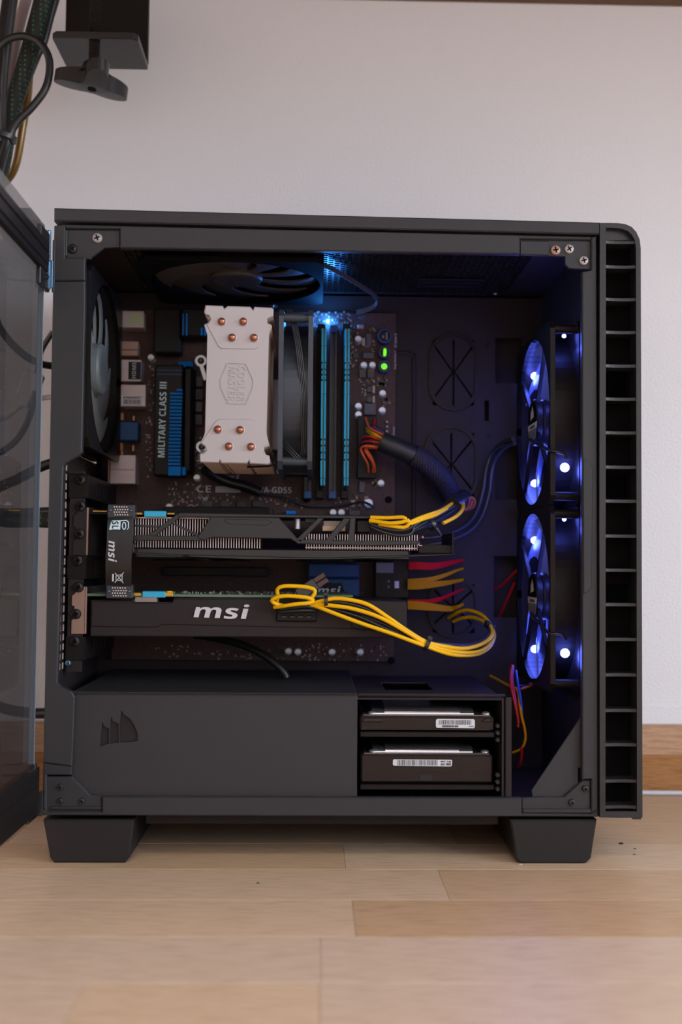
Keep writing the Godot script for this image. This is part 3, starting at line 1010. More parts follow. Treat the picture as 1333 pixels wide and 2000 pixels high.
# an oval rubber grommet with slits, on the tray; r is x0, y0, x1, y1
func grommet(parent: Node, r: Array) -> void:
	var c := Vector2((r[0] + r[2]) / 2.0, (r[1] + r[3]) / 2.0)
	var w: float = (r[2] - r[0]) / 2.0
	var h: float = (r[3] - r[1]) / 2.0
	var outer := PackedVector2Array()
	var mid := PackedVector2Array()
	for i in 40:
		var d := Vector2.from_angle(TAU * (i + 0.5) / 40)
		var e := Vector2(0, signf(d.y) * maxf(0.0, h - w))
		outer.append(c + d * w + e)
		mid.append(c + d * (w - 3.2) + e)
	var st := mb()
	ring(st, outer, mid, -182, -179.2)
	var g := part(parent, "grommet", st, M.black)
	for k in 6:
		var a0 := PI / 2 + TAU * k / 6
		var wedge := PackedVector2Array([c + Vector2.from_angle(a0 + PI / 6) * 1.6])
		for j in 8:
			var d := Vector2.from_angle(a0 + 0.05 + (TAU / 6 - 0.1) * j / 7.0)
			wedge.append(c + d * (w - 3.0) + Vector2(0, signf(d.y) * maxf(0.0, h - w) * clampf(absf(d.y) * 3.0, 0.0, 1.0)))
		st = mb()
		prism(st, wedge, -182, -181 - 0.3 * (k % 3))
		part(g, "rubber_flap", st, M.inner)

func honeycomb(st: SurfaceTool, x0: float, z0: float, x1: float, z1: float, y: float, r: float) -> void:
	var dx := 1.5 * r
	var dz := sqrt(3.0) * r
	st.set_smooth_group(-1)
	for i in int((x1 - x0) / dx) + 1:
		for j in int((z1 - z0) / dz) + 1:
			var c := Vector3(x0 + i * dx, y, z0 + (j + 0.5 * (i % 2)) * dz)
			for k in 3:
				var a := c + Vector3(cos(k * PI / 3), 0, sin(k * PI / 3)) * r
				var b := c + Vector3(cos((k + 1) * PI / 3), 0, sin((k + 1) * PI / 3)) * r
				if a.x < x0 or a.x > x1 or b.x > x1 or b.x < x0 or a.z > z1 or b.z > z1 or a.z < z0 or b.z < z0: continue
				var nrm := Vector3(0, 1, 0).cross(b - a).normalized() * 0.42
				var dn := Vector3(0, -0.9, 0)
				face(st, [a - nrm + dn, b - nrm + dn, b + nrm + dn, a + nrm + dn], Vector3(0, -1, 0))
				face(st, [a - nrm, b - nrm, b + nrm, a + nrm], Vector3(0, 1, 0))
				face(st, [a - nrm, b - nrm, b - nrm + dn, a - nrm + dn], -nrm)
				face(st, [a + nrm, b + nrm, b + nrm + dn, a + nrm + dn], nrm)

func side_door() -> void:
	var o: Node = get_node("computer_case")
	org = Vector3(197, 0, -100)
	var st := mb()
	box(st, -9, 36, 6, -5, 452, 400, 0.5)
	var d := part(o, "side_door", st, M.glass, "tinted glass side panel")
	st = mb()
	box(st, -4.9, 416, 12, -0.5, 438, 398, 0.8)
	box(st, -0.9, 421, 14, 0.4, 425, 396, 0.6)
	box(st, -0.9, 430, 14, 0.4, 433, 396, 0.6)
	part(d, "upper_rail", st, M.black)
	st = mb()
	box(st, -4.9, 37, 12, -0.5, 68, 398, 0.8)
	box(st, -0.9, 48, 14, 0.4, 57, 396, 0.6)
	part(d, "lower_rail", st, M.black)
	for h in [[404.0, 446.0], [34.0, 68.5]]:
		st = mb()
		box(st, -4.9, h[0], 3, -1.6, h[1], 30, 0.6)
		if h[0] < 100.0: lathe(st, Transform3D(Basis(Vector3(1, 0, 0), Vector3(0, 0, -1), Vector3(0, 1, 0)), Vector3(-6.6, h[0] + 1.0, 1)), [[0, 0], [2.6, 0], [2.6, h[1] - h[0] + 1.0], [0, h[1] - h[0] + 1.0]], 16)
		part(d, "hinge_leaf", st, M.gloss)
		for k in 4:
			st = mb()
			lathe(st, facing(Vector3(-1.6, h[0] + 9.0 + 7.5 * k, 12.0 + 8.0 * (k % 2)), Vector3(1, 0, 0)), [[2.0, 0], [1.8, 0.9], [0.8, 1.5], [0, 1.5]], 12)
			part(d, "rivet", st, M.dark_steel)
	st = mb()
	box(st, -9.1, 70, 4.6, -5, 415, 6.2, 0.4)
	part(d, "glass_edge_highlight", st, mat(Color(0.50, 0.57, 0.62), 0.2), "glass edge with a pale painted highlight")  # edge colour lightened to stand for the highlight on the glass
	# the half of the upper hinge that is fixed to the frame: a bright pin and plate
	st = mb()
	var up := Basis(Vector3(1, 0, 0), Vector3(0, 0, -1), Vector3(0, 1, 0))
	lathe(st, Transform3D(up, Vector3(-3.1, 405.8, 4)), [[0, 0], [2.3, 0.4], [2.3, 20.0], [0, 20.0]], 16)
	lathe(st, Transform3D(up, Vector3(-2.8, 426.6, 4)), [[0, 0], [1.8, 0], [1.8, 21.4], [1.2, 22.2], [0, 22.2]], 16)
	box(st, -3.6, 407.5, 1.4, 0.4, 427.5, 3.6, 0.3)
	part(o, "hinge", st, M.blue_steel, "bright steel hinge pin")
	st = mb()
	box(st, -0.6, 405, -4, 1.2, 443, 1.0, 0.4)
	box(st, -3.0, 33, -5, 0.4, 50, 1.0, 0.4)
	part(o, "hinge_plate", st, M.plastic)

func capacitor(o: Node, p: Vector3, r: float, h := 7.5) -> void:
	var st := mb()
	var b := Vector3(p.x, p.y, -174.4)
	lathe(st, facing(b), [[r + 0.5, 0], [r + 0.5, 0.8], [r, 0.9], [r, h - 0.5]], 20)
	var c := part(o, "capacitor", st, M.cap_side)
	st = mb()
	lathe(st, facing(b), [[r, h - 0.6], [r - 0.4, h], [0, h]], 20)
	part(c, "capacitor_top", st, M.cap_top)
	st = mb()
	var a := PackedVector2Array()
	for i in 9: a.append(Vector2(p.x, p.y) + Vector2.from_angle(PI * 1.12 + PI * 0.76 * i / 8.0) * (r - 0.4))
	prism(st, a, -174.4 + h - 0.1, -174.4 + h + 0.05)
	part(c, "polarity_mark", st, M.cap_mark)

func port(o: Node, a: Array, m: Material, c := 0.5) -> MeshInstance3D:
	var st := mb()
	box(st, a[0], a[1], a[2], a[3], a[4], a[5], c)
	return part(o, "port", st, m)

func motherboard() -> void:
	var o := thing("motherboard", "dark brown motherboard standing upright inside the case, crowded with white-topped capacitors and blue heat sinks", "motherboard", Vector3(138, 128, -175))
	var st := mb()
	box(st, 15.6, 128, -176.2, 259.8, 432.6, -174.5, 0.2)
	part(o, "circuit_board", st, M.board)
	for p in [Vector3(254, 268.3, -174.4), Vector3(182.5, 268.1, -174.4), Vector3(257.5, 128.8, -174.4)]:
		st = mb()
		lathe(st, facing(p), [[3.2, 0.0], [3.2, 0.15], [2.6, 0.2], [0, 0.2]], 18)
		part(o, "mounting_hole", st, M.void)
	# ports along the rear edge
	port(o, [20.8, 413.1, -174.4, 41.4, 427.7, -157], M.tin)
	st = mb()
	box(st, 29.2, 415.7, -157.2, 40.6, 425.7, -156.7)
	part(o, "port_sticker", st, M.sticker_yellow, "yellowish port sticker")
	port(o, [21.5, 388.9, -174.4, 36.8, 401.7, -158], M.copper_tin)
	st = mb()
	box(st, 21.6, 393.7, -158.4, 36.9, 394.4, -157.8)
	part(o, "seam", st, M.ink)
	port(o, [22.5, 366.6, -174.4, 39.9, 385.6, -157], M.tin)
	st = mb()
	box(st, 29.1, 368.4, -157.2, 39.5, 383.6, -156.7)
	var lb := part(o, "port_sticker", st, M.ink)
	words(lb, "HDMI", Vector3(33.9, 376.1, -156.5), 13.5, 3.4, M.print, 90.0)
	port(o, [23.2, 344.8, -174.4, 44.5, 363.7, -155], M.tin)
	st = mb()
	box(st, 23.7, 345.8, -155.3, 41.6, 354.2, -154.7)
	lb = part(o, "port_sticker", st, M.paper)
	var bq := [25.5, 346.7, 40.3, 350.7]
	barcode(lb, bq[0], bq[1], bq[2], bq[3], -154.7, 3, M.ink)
	words(lb, "8C89450A0437", Vector3(32.9, 352.4, -154.6), 14.8, 2, M.ink)
	port(o, [21, 316.1, -174.4, 38, 332.2, -158], M.port_blue, 0.8)
	for b in [[20.4, 333.8, -174.4, 24.7, 340.5, -163], [32.2, 333.5, -174.4, 34.4, 337.9, -163], [20.4, 307.7, -174.4, 24.3, 314.4, -163], [32.2, 307, -174.4, 34.4, 312.7, -163], [23.2, 303, -174.4, 25.4, 307.4, -160]]:
		st = mb()
		box(st, b[0], b[1], b[2], b[3], b[4], b[5], 0.4)
		part(o, "port_lug", st, M.brass)
	port(o, [15.5, 278.4, -174.4, 37.2, 303, -153], M.tin)
	st = mb()
	box(st, 15.6, 290.1, -153.4, 36.3, 290.8, -152.8)
	box(st, 14.4, 278.5, -174, 15.2, 300.7, -150)
	part(o, "seam", st, M.copper_tin)
	# main heat sink with its blue fins and lettering
	st = mb()
	prism(st, pv([52.7, 379.8, 76.1, 380.5, 76.4, 360.8, 77.1, 284.8, 52.9, 285.8]), -174, -150, 1.0)
	box(st, 75, 287.6, -174, 85.1, 381.1, -158, 3.0)
	var hs := part(o, "heat_sink", st, M.black)
	st = mb()
	box(st, 54.5, 375.1, -150.6, 75.8, 376, -149.8)
	box(st, 54.5, 371.6, -150.6, 75.8, 372.5, -149.8)
	part(hs, "blue_line", st, M.blue_dark)
	for i in 22:
		var y: float = Vector3(69.2, 358.3, -149).y - i * 3
		var x0: float = Vector3(66.2, 328.6, -149).x - i * 0.045
		var x1: float = Vector3(76.6, 328.7, -149).x - i * 0.045
		if i == 0: x0 += 5.0
		st = mb()
		box(st, x0, y - 0.95, -150.5, x1, y + 0.95, -148.2, 0.2)
		part(hs, "blue_fin", st, M.blue_fin)
	st = mb()
	box(st, 65.4, 285.4, -151, 76.2, 293.3, -148.2, 0.3)
	box(st, 75.9, 286.2, -158, 79.9, 293.1, -151, 0.3)
	part(hs, "blue_fin", st, M.blue_fin)
	words(hs, "MlLlTARY CLASS lll", Vector3(59.5, 333.2, -149.8), 64.3, 6.1, M.print_cyan, 89.2)
	st = mb()
	prism(st, pv([69.9, 386.6, 81.5, 387, 82.9, 384.1, 82.5, 380, 77.6, 380, 70, 383.9]), -174, -170, 0.3)
	part(o, "heat_sink_foot", st, M.blue_fin)
	# second heat sink, along the upper edge
	st = mb()
	box(st, 49.7, 391.5, -174, 73.4, 430.6, -158, 1.5)
	box(st, 74.3, 404.8, -174, 97.8, 429.1, -150, 1.5)
	hs = part(o, "heat_sink", st, M.black)
	for b in [[75.5, 405.5, -150.4, 76.3, 424.4, -149.4], [78.5, 405.5, -150.4, 79.6, 424.5, -149.4], [91, 405.7, -150.4, 92.7, 412.3, -149.4], [94, 405.7, -150.4, 96.2, 414.1, -149.4]]:
		st = mb()
		box(st, b[0], b[1], b[2], b[3], b[4], b[5], 0.2)
		part(hs, "blue_fin", st, M.blue_fin)
	# chokes beside the processor cooler
	for i in 4:
		st = mb()
		var y: float = [745, 772.5, 800, 828][i]
		var c := Vector3(Vector3(88.6, 353.5, -168).x, Vector3(88.4, 369.1, -168).y - (y - 745.0) * 0.4, -168)
		box(st, c.x - 3.2, c.y - 4.7, -174.4, c.x + 3.2, c.y + 4.7, -168, 0.6)
		var ck := part(o, "choke", st, M.choke)
		if i % 2 == 1: words(ck, "SSC", c + Vector3(0, 0, 0.1), 6.6, 3.2, M.ink, 90.0)
	# capacitors
	for p in [Vector3(226.3, 407.9, -167), Vector3(231.4, 385.1, -167), Vector3(238.9, 385.2, -167), Vector3(248, 360.6, -167), Vector3(226.9, 349.2, -167), Vector3(227, 341.8, -167), Vector3(247.7, 345.8, -167), Vector3(247, 282.3, -167), Vector3(87.7, 285.3, -167), Vector3(46.6, 389.5, -167), Vector3(64.1, 259.9, -167), Vector3(205.7, 256.3, -167), Vector3(212.8, 256.4, -167), Vector3(176.4, 136.1, -167), Vector3(205.8, 136.1, -167), Vector3(230.1, 136.2, -167), Vector3(168.3, 136.5, -167)]: capacitor(o, p, 2.95)
	capacitor(o, Vector3(236.2, 264.6, -167), 4.0)
	# chips and their pins
	for b in [[233.6, 402.5, -174.4, 238.1, 413.4, -171], [230.6, 391.6, -174.4, 240.4, 396.6, -170.5], [227.6, 374.5, -174.4, 233.8, 380.8, -171], [234.7, 374.6, -174.4, 241, 380.9, -171], [245.1, 368.6, -174.4, 250.5, 371.3, -172], [245.1, 368.6, -174.4, 250.1, 372.6, -172], [234.4, 362.1, -174.4, 238.9, 367.5, -172], [234.5, 353.1, -174.4, 239, 358.5, -172], [232.2, 342.1, -174.4, 242.5, 352, -170], [249.3, 351.1, -174.4, 253.8, 353.4, -172.5], [228.3, 274.1, -174.4, 233.2, 283.9, -170.5], [219.6, 252.7, -174.4, 229.4, 258.9, -171], [87.7, 292.9, -174.4, 91.2, 296, -172], [93.4, 260.5, -174.4, 101.4, 265.8, -172.5], [107.6, 260.6, -174.4, 116.4, 266, -172.5], [122.2, 260.7, -174.4, 130.6, 266.1, -172.5], [135.9, 260.9, -174.4, 144.4, 266.2, -172.5], [52.5, 403.6, -174.4, 65.9, 410.8, -170], [222.1, 391.7, -174.4, 227, 397.2, -172]]:
		st = mb()
		box(st, b[0], b[1], b[2], b[3], b[4], b[5], 0.3)
		part(o, "chip", st, M.choke if b[4] - b[1] > 9.0 or b[5] > -170.8 and b[3] - b[0] > 8.0 else M.chip)
	for b in [[227.6, 380.4, -174, 233.4, 381.3, -171.5], [234.7, 380.5, -174, 240.5, 381.4, -171.5], [239.3, 361.3, -174.4, 241.6, 368, -172], [239.4, 352.7, -174.4, 241.6, 359, -172], [229.7, 401.9, -174.4, 232.8, 410, -172.5], [229.7, 401.9, -174.4, 236.4, 403.2, -172.5], [225.9, 417.6, -174.4, 231.2, 421.2, -170], [221.8, 261.6, -174.4, 224.9, 267.4, -172]]:
		st = mb()
		box(st, b[0], b[1], b[2], b[3], b[4], b[5], 0.2)
		part(o, "solder_tab", st, M.solder)
	st = mb()
	rng.seed = 11
	var spots := [[226.8, 370.5, 242.1, 376.9], [229.6, 353.4, 234.1, 369.6], [243, 367.1, 252, 375.2], [245.8, 350, 254.8, 357.2], [219.4, 383, 226.6, 419.3], [236.4, 397.7, 242.7, 419.5], [207.5, 259, 236.6, 271.6], [240, 279.8, 249.8, 286.1], [84.6, 297, 91.7, 323], [42.4, 284.6, 48.6, 389.8], [63, 260.4, 94, 282.7], [181.5, 419, 221.9, 433.5], [94.1, 257.4, 183, 271.6], [179.8, 128.6, 259.7, 142.7], [51.9, 128.8, 166.6, 140.2]]
	for s in spots:
		var area: float = absf((s[2] - s[0]) * (s[3] - s[1]))
		for i in int(clampf(area / 9.0, 8.0, 46.0)):
			var x := rng.randf_range(s[0], s[2])
			var y := rng.randf_range(s[1], s[3])
			var w := rng.randf_range(0.35, 0.8)
			var h := rng.randf_range(0.35, 0.9)
			box(st, x - w, y - h, -174.4, x + w, y + h, -173.4)
	part(o, "solder_points", st, M.solder, "", "stuff")
	st = mb()
	for s in spots:
		for i in 9:
			var x := rng.randf_range(s[0], s[2])
			var y := rng.randf_range(s[1], s[3])
			box(st, x - 0.8, y - 1.2, -174.4, x + 0.8, y + 1.2, -173.0)
	part(o, "tiny_components", st, M.chip, "", "stuff")
	# three round buttons by the outer edge
	for b in [[Vector3(249.6, 410.7, -166), 15.0, 0], [Vector3(249.3, 396.3, -166), 12.0, 1], [Vector3(249.1, 384, -166), 12.3, 2]]:
		var c: Vector3 = b[0]
		var r: float = b[1] * 0.4415
		st = mb()
		lathe(st, facing(Vector3(c.x, c.y, -174.4)), [[r, 0], [r, 7.6], [r - 0.5, 8.4], [r * 0.74, 8.4], [r * 0.72, 6.8]], 32)
		var bt := part(o, "button", st, M.blue_ring, "dark blue round button")
		st = mb()
		lathe(st, facing(Vector3(c.x, c.y, -174.4)), [[r * 0.74, 7.0], [r * 0.6, 7.6], [0, 7.6]], 28)
		part(bt, "button_face", st, M.ink)
		if b[2] == 0:
			words(bt, "OC", c + Vector3(-1.6, -0.6, 0.0), 2.4, 1.8, M.print, 90.0)
			words(bt, "Genie", c + Vector3(1.4, 0, 0.0), 6.6, 1.6, M.print, 90.0)
		elif b[2] == 1:
			st = mb()
			prism(st, shifted(pv([-0.9, -3.2, 0.6, -3.4, 1.5, -2.2, 1.8, 0, 1.6, 2.2, 1.0, 3.4, -0.7, 3.3, -0.9, 1.0]), Vector2(c.x, c.y)), c.z - 0.8, c.z + 0.1)
			part(bt, "green_light", st, M.led_green, "green glowing mark")
		else:
			st = mb()
			lathe(st, facing(c), [[2.7, -0.4], [2.5, 0.1], [0, 0.1]], 24)
			part(bt, "green_light", st, M.led_green, "green glowing power mark")
			st = mb()
			ring(st, circle(1.45, 24, Vector2(c.x + 0.1, c.y)), circle(1.0, 24, Vector2(c.x + 0.1, c.y)), c.z, c.z + 0.25)
			box(st, c.x - 2.4, c.y - 0.22, c.z, c.x + 0.1, c.y + 0.22, c.z + 0.3)
			part(bt, "power_symbol", st, M.paper)
	words(o, "OC Genie II", Vector3(259.4, 408.4, -174.2), 12.5, 2.2, M.print, 90.0)
	words(o, "Easy Button 1", Vector3(259.5, 391.2, -174.2), 16, 2.2, M.print, 90.0)
	words(o, "JPower", Vector3(258.5, 328.5, -174.2), 8, 2.2, M.print, 90.0)
	words(o, "msi", Vector3(113.3, 285.9, -174.2), 19.6, 6.2, M.print, 0.0, 0.25)
	words(o, "CE", Vector3(93.3, 276.1, -174.2), 12.5, 6.2, M.print)
	words(o, "Z77A-GD55", Vector3(151.7, 275.8, -174.2), 35.6, 5.3, M.print, 0.0, 0.0)
	words(o, "GD55", Vector3(163.1, 292, -174.2), 13.4, 4, M.print)
	st = mb()
	box(st, 103.3, 273.2, -174.6, 125, 278.6, -174.2)
	part(o, "serial_label", st, M.print)
	bin_mark(o, Vector3(94.5, 266.3, -174.3), 5.8, 0.0)
	st = mb()
	var cc := Vector3(82.2, 259.5, -174.3)
	ring(st, circle(3.0, 24, Vector2(cc.x, cc.y)), circle(2.3, 24, Vector2(cc.x, cc.y)), -174.5, -174.3)
	part(o, "printed_mark", st, M.print)
	words(o, "FC", cc + Vector3(0, 0, 0.1), 3.0, 1.7, M.print)
	# memory slots: outer two of each pair empty with blue ends
	for i in 4:
		var x: float = [Vector3(183.6, 345.4, -166).x, Vector3(194.3, 345.5, -166).x, Vector3(204.9, 345.6, -166).x, Vector3(215.6, 345.8, -166).x][i]
		st = mb()
		box(st, x - 3.2, 271.5, -174.4, x - 0.9, 417.0, -166.4, 0.3)
		box(st, x + 0.9, 271.5, -174.4, x + 3.2, 417.0, -166.4, 0.3)
		box(st, x - 3.2, 271.5, -174.4, x + 3.2, 417.0, -170.5)
		var s := part(o, "memory_slot", st, M.cable_grey if i % 2 == 0 else M.black)
		for e in [[268.0, 275.0], [413.0, 419.5]]:
			st = mb()
			box(st, x - 3.4, e[0], -174.4, x + 3.4, e[1], -163.0 if i % 2 == 0 else -160.0, 0.6)
			part(s, "latch", st, M.blue_dark if i % 2 == 0 else M.black)
	# processor socket frame under the cooler, arms of its mount
	st = mb()
	box(st, 105, 310, -174.4, 160, 372, -168, 1)
	part(o, "processor_socket", st, M.tin)
	# expansion slots (mostly behind the cards)
	for y in [Vector3(183.7, 204.5, -165).y, Vector3(183.2, 256.5, -165).y, Vector3(184.1, 158.8, -165).y]:
		st = mb()
		box(st, 60, y - 3.6, -174.4, 150, y + 3.6, -163.5, 0.5)
		part(o, "expansion_slot", st, M.black)
	st = mb()
	box(st, 165.1, 254.4, -174.4, 173.5, 257.1, -162, 0.3)
	part(o, "slot_latch", st, M.blue_fin)
	# chipset heat sink and the drive sockets
	st = mb()
	box(st, 184.5, 200.3, -174.4, 228.4, 212.1, -160, 1.0)
	box(st, 184.7, 183.8, -174.4, 228.3, 199.5, -156, 1.2)
	hs = part(o, "heat_sink", st, M.port_blue, "flat blue heat sink")
	st = mb()
	prism(st, pv([196.1, 184.2, 197.7, 195.5, 213.4, 195.6, 217, 184.8]), -157, -154.6, 0.3)
	part(hs, "name_plate", st, M.black)
	words(hs, "msi", Vector3(202.6, 189.5, -154.3), 18.3, 7, M.print_white, 0.0, 0.25)
	st = mb()
	box(st, 241.9, 183.2, -174.4, 271.3, 215.6, -158, 0.8)
	part(o, "drive_socket", st, M.black)
	st = mb()
	box(st, 242.1, 171.9, -174.4, 271.4, 182.4, -158, 0.8)
	part(o, "drive_socket", st, M.black)
	st = mb()
	box(st, 242.7, 204.6, -159, 257.6, 213.4, -157, 0.3)
	part(o, "socket_sticker", st, M.label_grey)
	st = mb()
	box(st, 258.5, 191.6, -159, 262.4, 197.7, -156, 0.3)
	part(o, "white_plug", st, M.paper)
	for p in [Vector3(253.3, 197.6, -157.5), Vector3(253.3, 192.6, -157.5)]:
		st = mb()
		ball(st, p, 1.3, 8)
		part(o, "solder_dot", st, M.solder)
	# main power socket
	st = mb()
	box(st, 226.3, 286, -174.4, 242.7, 340.1, -162, 0.6)
	part(o, "power_socket", st, M.black)
	st = mb()
	for i in 3: box(st, Vector3(252.2, 336, -174).x - 0.9, Vector3(252.2, 336, -174).y - 4.1 * i - 0.9, -174.4, Vector3(252.2, 336, -174).x + 0.9, Vector3(252.2, 336, -174).y - 4.1 * i + 0.9, -170)
	part(o, "pin_header", st, M.solder)
	# the bright status light at the upper edge
	st = mb()
	var lp := Vector3(199.6, 424, -171)
	ball(st, lp, 1.5, 10)
	part(o, "led", st, M.led_cyan, "glowing light blue diode")
	lamp("board_led_light", lp + Vector3(0, 0, 0.3), Color(0.20, 0.55, 1.0), 0.0060, 0.0012)

func lamp(n: String, p: Vector3, c: Color, e: float, size: float) -> void:
	var l := OmniLight3D.new()
	l.name = numbered(n)
	l.position = p * 0.001
	l.light_color = c
	l.light_energy = e
	l.light_size = size
	l.omni_range = 8.0
	l.omni_attenuation = 2.0
	l.shadow_enabled = true
	add_child(l)

# the crossed-out bin on printed labels, h high
func bin_mark(o: Node, c: Vector3, h: float, deg: float) -> void:
	var st := mb()
	var xf := Transform3D(Basis(Vector3(0, 0, 1), deg_to_rad(deg)), c)
	for l in [[-0.5, 0.5, 0.45, -0.3], [0.5, 0.5, -0.45, -0.3], [-0.3, 0.35, -0.2, -0.2], [0.3, 0.35, 0.2, -0.2], [-0.2, -0.2, 0.2, -0.2], [-0.34, 0.36, 0.34, 0.36]]:
		var a := Vector2(l[0], l[1]) * h
		var b := Vector2(l[2], l[3]) * h
		var nrm := (b - a).orthogonal().normalized() * h * 0.035
		prism(st, PackedVector2Array([a - nrm, b - nrm, b + nrm, a + nrm]), 0.0, 0.15, 0.0, xf)
	box(st, -0.34 * h, -0.56 * h, 0, 0.34 * h, -0.4 * h, 0.15, 0.0, xf)
	part(o, "recycling_mark", st, M.print_white)

func memory() -> void:
	for i in 2:
		var x: float = [Vector3(196.3, 341.9, -140).x, Vector3(216, 342.2, -140).x][i]
		var o := thing("memory_module", ["bright blue memory module in the slot nearer the processor cooler", "bright blue memory module in the slot nearer the power plug and round buttons"][i], "memory module", Vector3(x, 278, -172), "blue memory modules")
		var st := mb()
		box(st, x - 0.6, 277.8, -170.3, x + 0.6, 411.1, -141.0)
		part(o, "circuit_board", st, M.green_board)
		for s in [-1.0, 1.0]:
			st = mb()
			for seg in [[277.8, 284.0], [284.3, 299.0], [300.2, 305.0], [306.2, 310.8], [312.0, 316.0], [317.2, 355.0], [355.2, 366.3], [367.5, 371.0], [372.2, 375.4], [376.6, 381.3], [382.5, 396.0], [396.3, 411.1]]:
				var w := 1.0 if seg[1] - seg[0] > 10.0 else 0.6
				box(st, x + s * 0.7, seg[0], -166.1, x + s * (1.7 + 0.4 * w), seg[1], -139.6 - (0.0 if s > 0.0 or seg[0] > 316.0 else 0.8), 0.25)
			part(o, "heat_spreader", st, M.cyan)

func cooler() -> void:
	var o := thing("cpu_cooler", "tall tower processor cooler with a pale brushed metal top plate and eight copper pipe ends", "cpu cooler", Vector3(131, 342, -165))
	var st := mb()
	var plate := pv([108.1, 400.6, 120.9, 400.3, 121.8, 398.2, 124.5, 400.2, 140.9, 399.9, 143.2, 397.5, 143.9, 399.9, 156.7, 399.4, 158.1, 398.2, 157.9, 392.9, 155.6, 392.5, 153.4, 390.7, 153.6, 388.1, 156.5, 386.8, 157.1, 385.3, 154.8, 380, 153.8, 306.8, 155.9, 298.4, 156, 297.5, 152.4, 296.3, 151.9, 293.3, 153.6, 291.1, 156.2, 290.3, 156.6, 284.9, 155.1, 283.8, 141.9, 284.4, 141.5, 286.6, 139.9, 284.4, 121.3, 284.5, 119.9, 286.7, 119.4, 284.7, 106.4, 284.9, 105.4, 286.2, 105.3, 291.3, 107.8, 291.7, 109.9, 293.6, 109.2, 296.5, 106.6, 298.3, 106, 299.7, 108.3, 304.4, 109, 307.4, 109.7, 378.6, 107.6, 384.9, 107.6, 386.4, 110.1, 387.5, 111.8, 389.8, 110.8, 392.7, 107.9, 393.6, 107.1, 395.6])
	prism(st, plate, -15.6, -14.6, 0.25)
	var tp := part(o, "top_plate", st, M.alu)
	for q in [pv([108.9, 386.5, 117.9, 370.1, 120, 368.5, 144.7, 368.4, 147.3, 369.6, 156.5, 385.2, 153.1, 388.2, 153.4, 390.9, 157.5, 393.2, 157.7, 398.1, 156.3, 398.9, 144, 399.3, 143.2, 397, 140.6, 399.4, 124.8, 399.7, 121.9, 397.6, 120.7, 399.7, 108.4, 400.1, 107.5, 395.5, 108.1, 393.8, 111.1, 392.9, 112.3, 389.7, 110.4, 386.9]), pv([106.6, 299.3, 115.5, 313.6, 118.8, 316.7, 142.7, 317, 145.7, 315.3, 155.6, 298.5, 151.9, 296.6, 151.6, 293.2, 153.4, 290.6, 155.9, 289.9, 156.3, 285, 155, 284.1, 142.1, 284.7, 141.6, 287.1, 139.7, 284.7, 121.5, 284.9, 120, 287.3, 119.3, 285, 106.6, 285.3, 105.8, 286.4, 105.7, 290.9, 108, 291.3, 110.4, 293.5, 109.6, 296.7, 107.2, 298.4])]:
		st = mb()
		prism(st, q, -14.6, -14.0, 0.35)
		part(tp, "raised_panel", st, M.alu)
	st = mb()
	var hex := pv([125.3, 357.7, 138.1, 357.5, 143.8, 345.8, 143.5, 339.8, 138.8, 328.4, 126.1, 328.5, 120.7, 339.9, 120.5, 345.6])
	ring(st, hex, inset(hex, 0.55), -14.6, -13.9)
	var em := part(tp, "embossed_frame", st, M.alu)
	words(em, "COOLER", Vector3(135.4, 342.9, -14.5), 26.1, 5.6, M.alu, -91.0, 0.0, "embossed_lettering", 1.0)
	words(em, "MASTER", Vector3(128.5, 342.8, -14.5), 25.3, 5.6, M.alu, -91.0, 0.0, "embossed_lettering", 1.0)
	for p in [Vector3(120.4, 388.3, -14), Vector3(136.2, 388.5, -14), Vector3(128.1, 376.6, -14), Vector3(144.1, 376.7, -14), Vector3(118.6, 309, -14), Vector3(134.8, 308.8, -14), Vector3(126.7, 296.7, -14), Vector3(142.9, 296.6, -14)]:
		st = mb()
		lathe(st, facing(Vector3(p.x, p.y, -15)), [[3.4, 0.3], [3.3, 1.3], [2.8, 1.5]], 20)
		var cl := part(o, "pipe_collar", st, M.alu)
		st = mb()
		lathe(st, facing(Vector3(p.x, p.y, -15)), [[2.85, -148], [2.85, 2.4], [2.5, 3.6], [1.5, 4.5], [0.5, 4.8], [0, 4.8]], 20, true)
		part(o, "heat_pipe", st, M.copper, "copper heat pipe with a rounded end")
	# stack of fins under the plate
	st = mb()
	var finp := pv([108.3, 399.4, 121.1, 399.2, 121.8, 397.7, 124.8, 399.3, 140.9, 399.1, 142.8, 397.3, 143.9, 399.2, 156.7, 398.6, 157.9, 392.9, 153.4, 390.6, 153.4, 387.9, 156.9, 385.3, 154.7, 380, 153.6, 306.8, 155.9, 298.6, 151.9, 295.5, 153.8, 291.1, 156, 290.3, 156.5, 285.5, 141.9, 285.3, 141.2, 287.5, 139.7, 285.3, 121.4, 285.5, 119.9, 287.7, 119.2, 285.4, 106.6, 285.7, 105.4, 291.3, 109.8, 293.6, 109, 296.6, 106, 299.5, 108.9, 307.4, 109.7, 378.6, 107.6, 385.8, 111.5, 389.6, 107.7, 393.7])
	for k in 48: prism(st, finp, -17.6 - k * 2.25, -17.1 - k * 2.25)
	part(o, "fin_stack", st, M.fin)
	st = mb()
	for c in [Vector3(118.7, 285.9, -20), Vector3(140.1, 285.8, -20), Vector3(123.6, 286, -20)]: box(st, c.x - 0.4, c.y - 0.6, -122, c.x + 0.4, c.y + 0.3, -17)
	part(o, "fin_rib", st, M.fin)
	st = mb()
	box(st, 116, 325, -168, 148, 360, -150, 1)
	part(o, "base", st, M.steel)
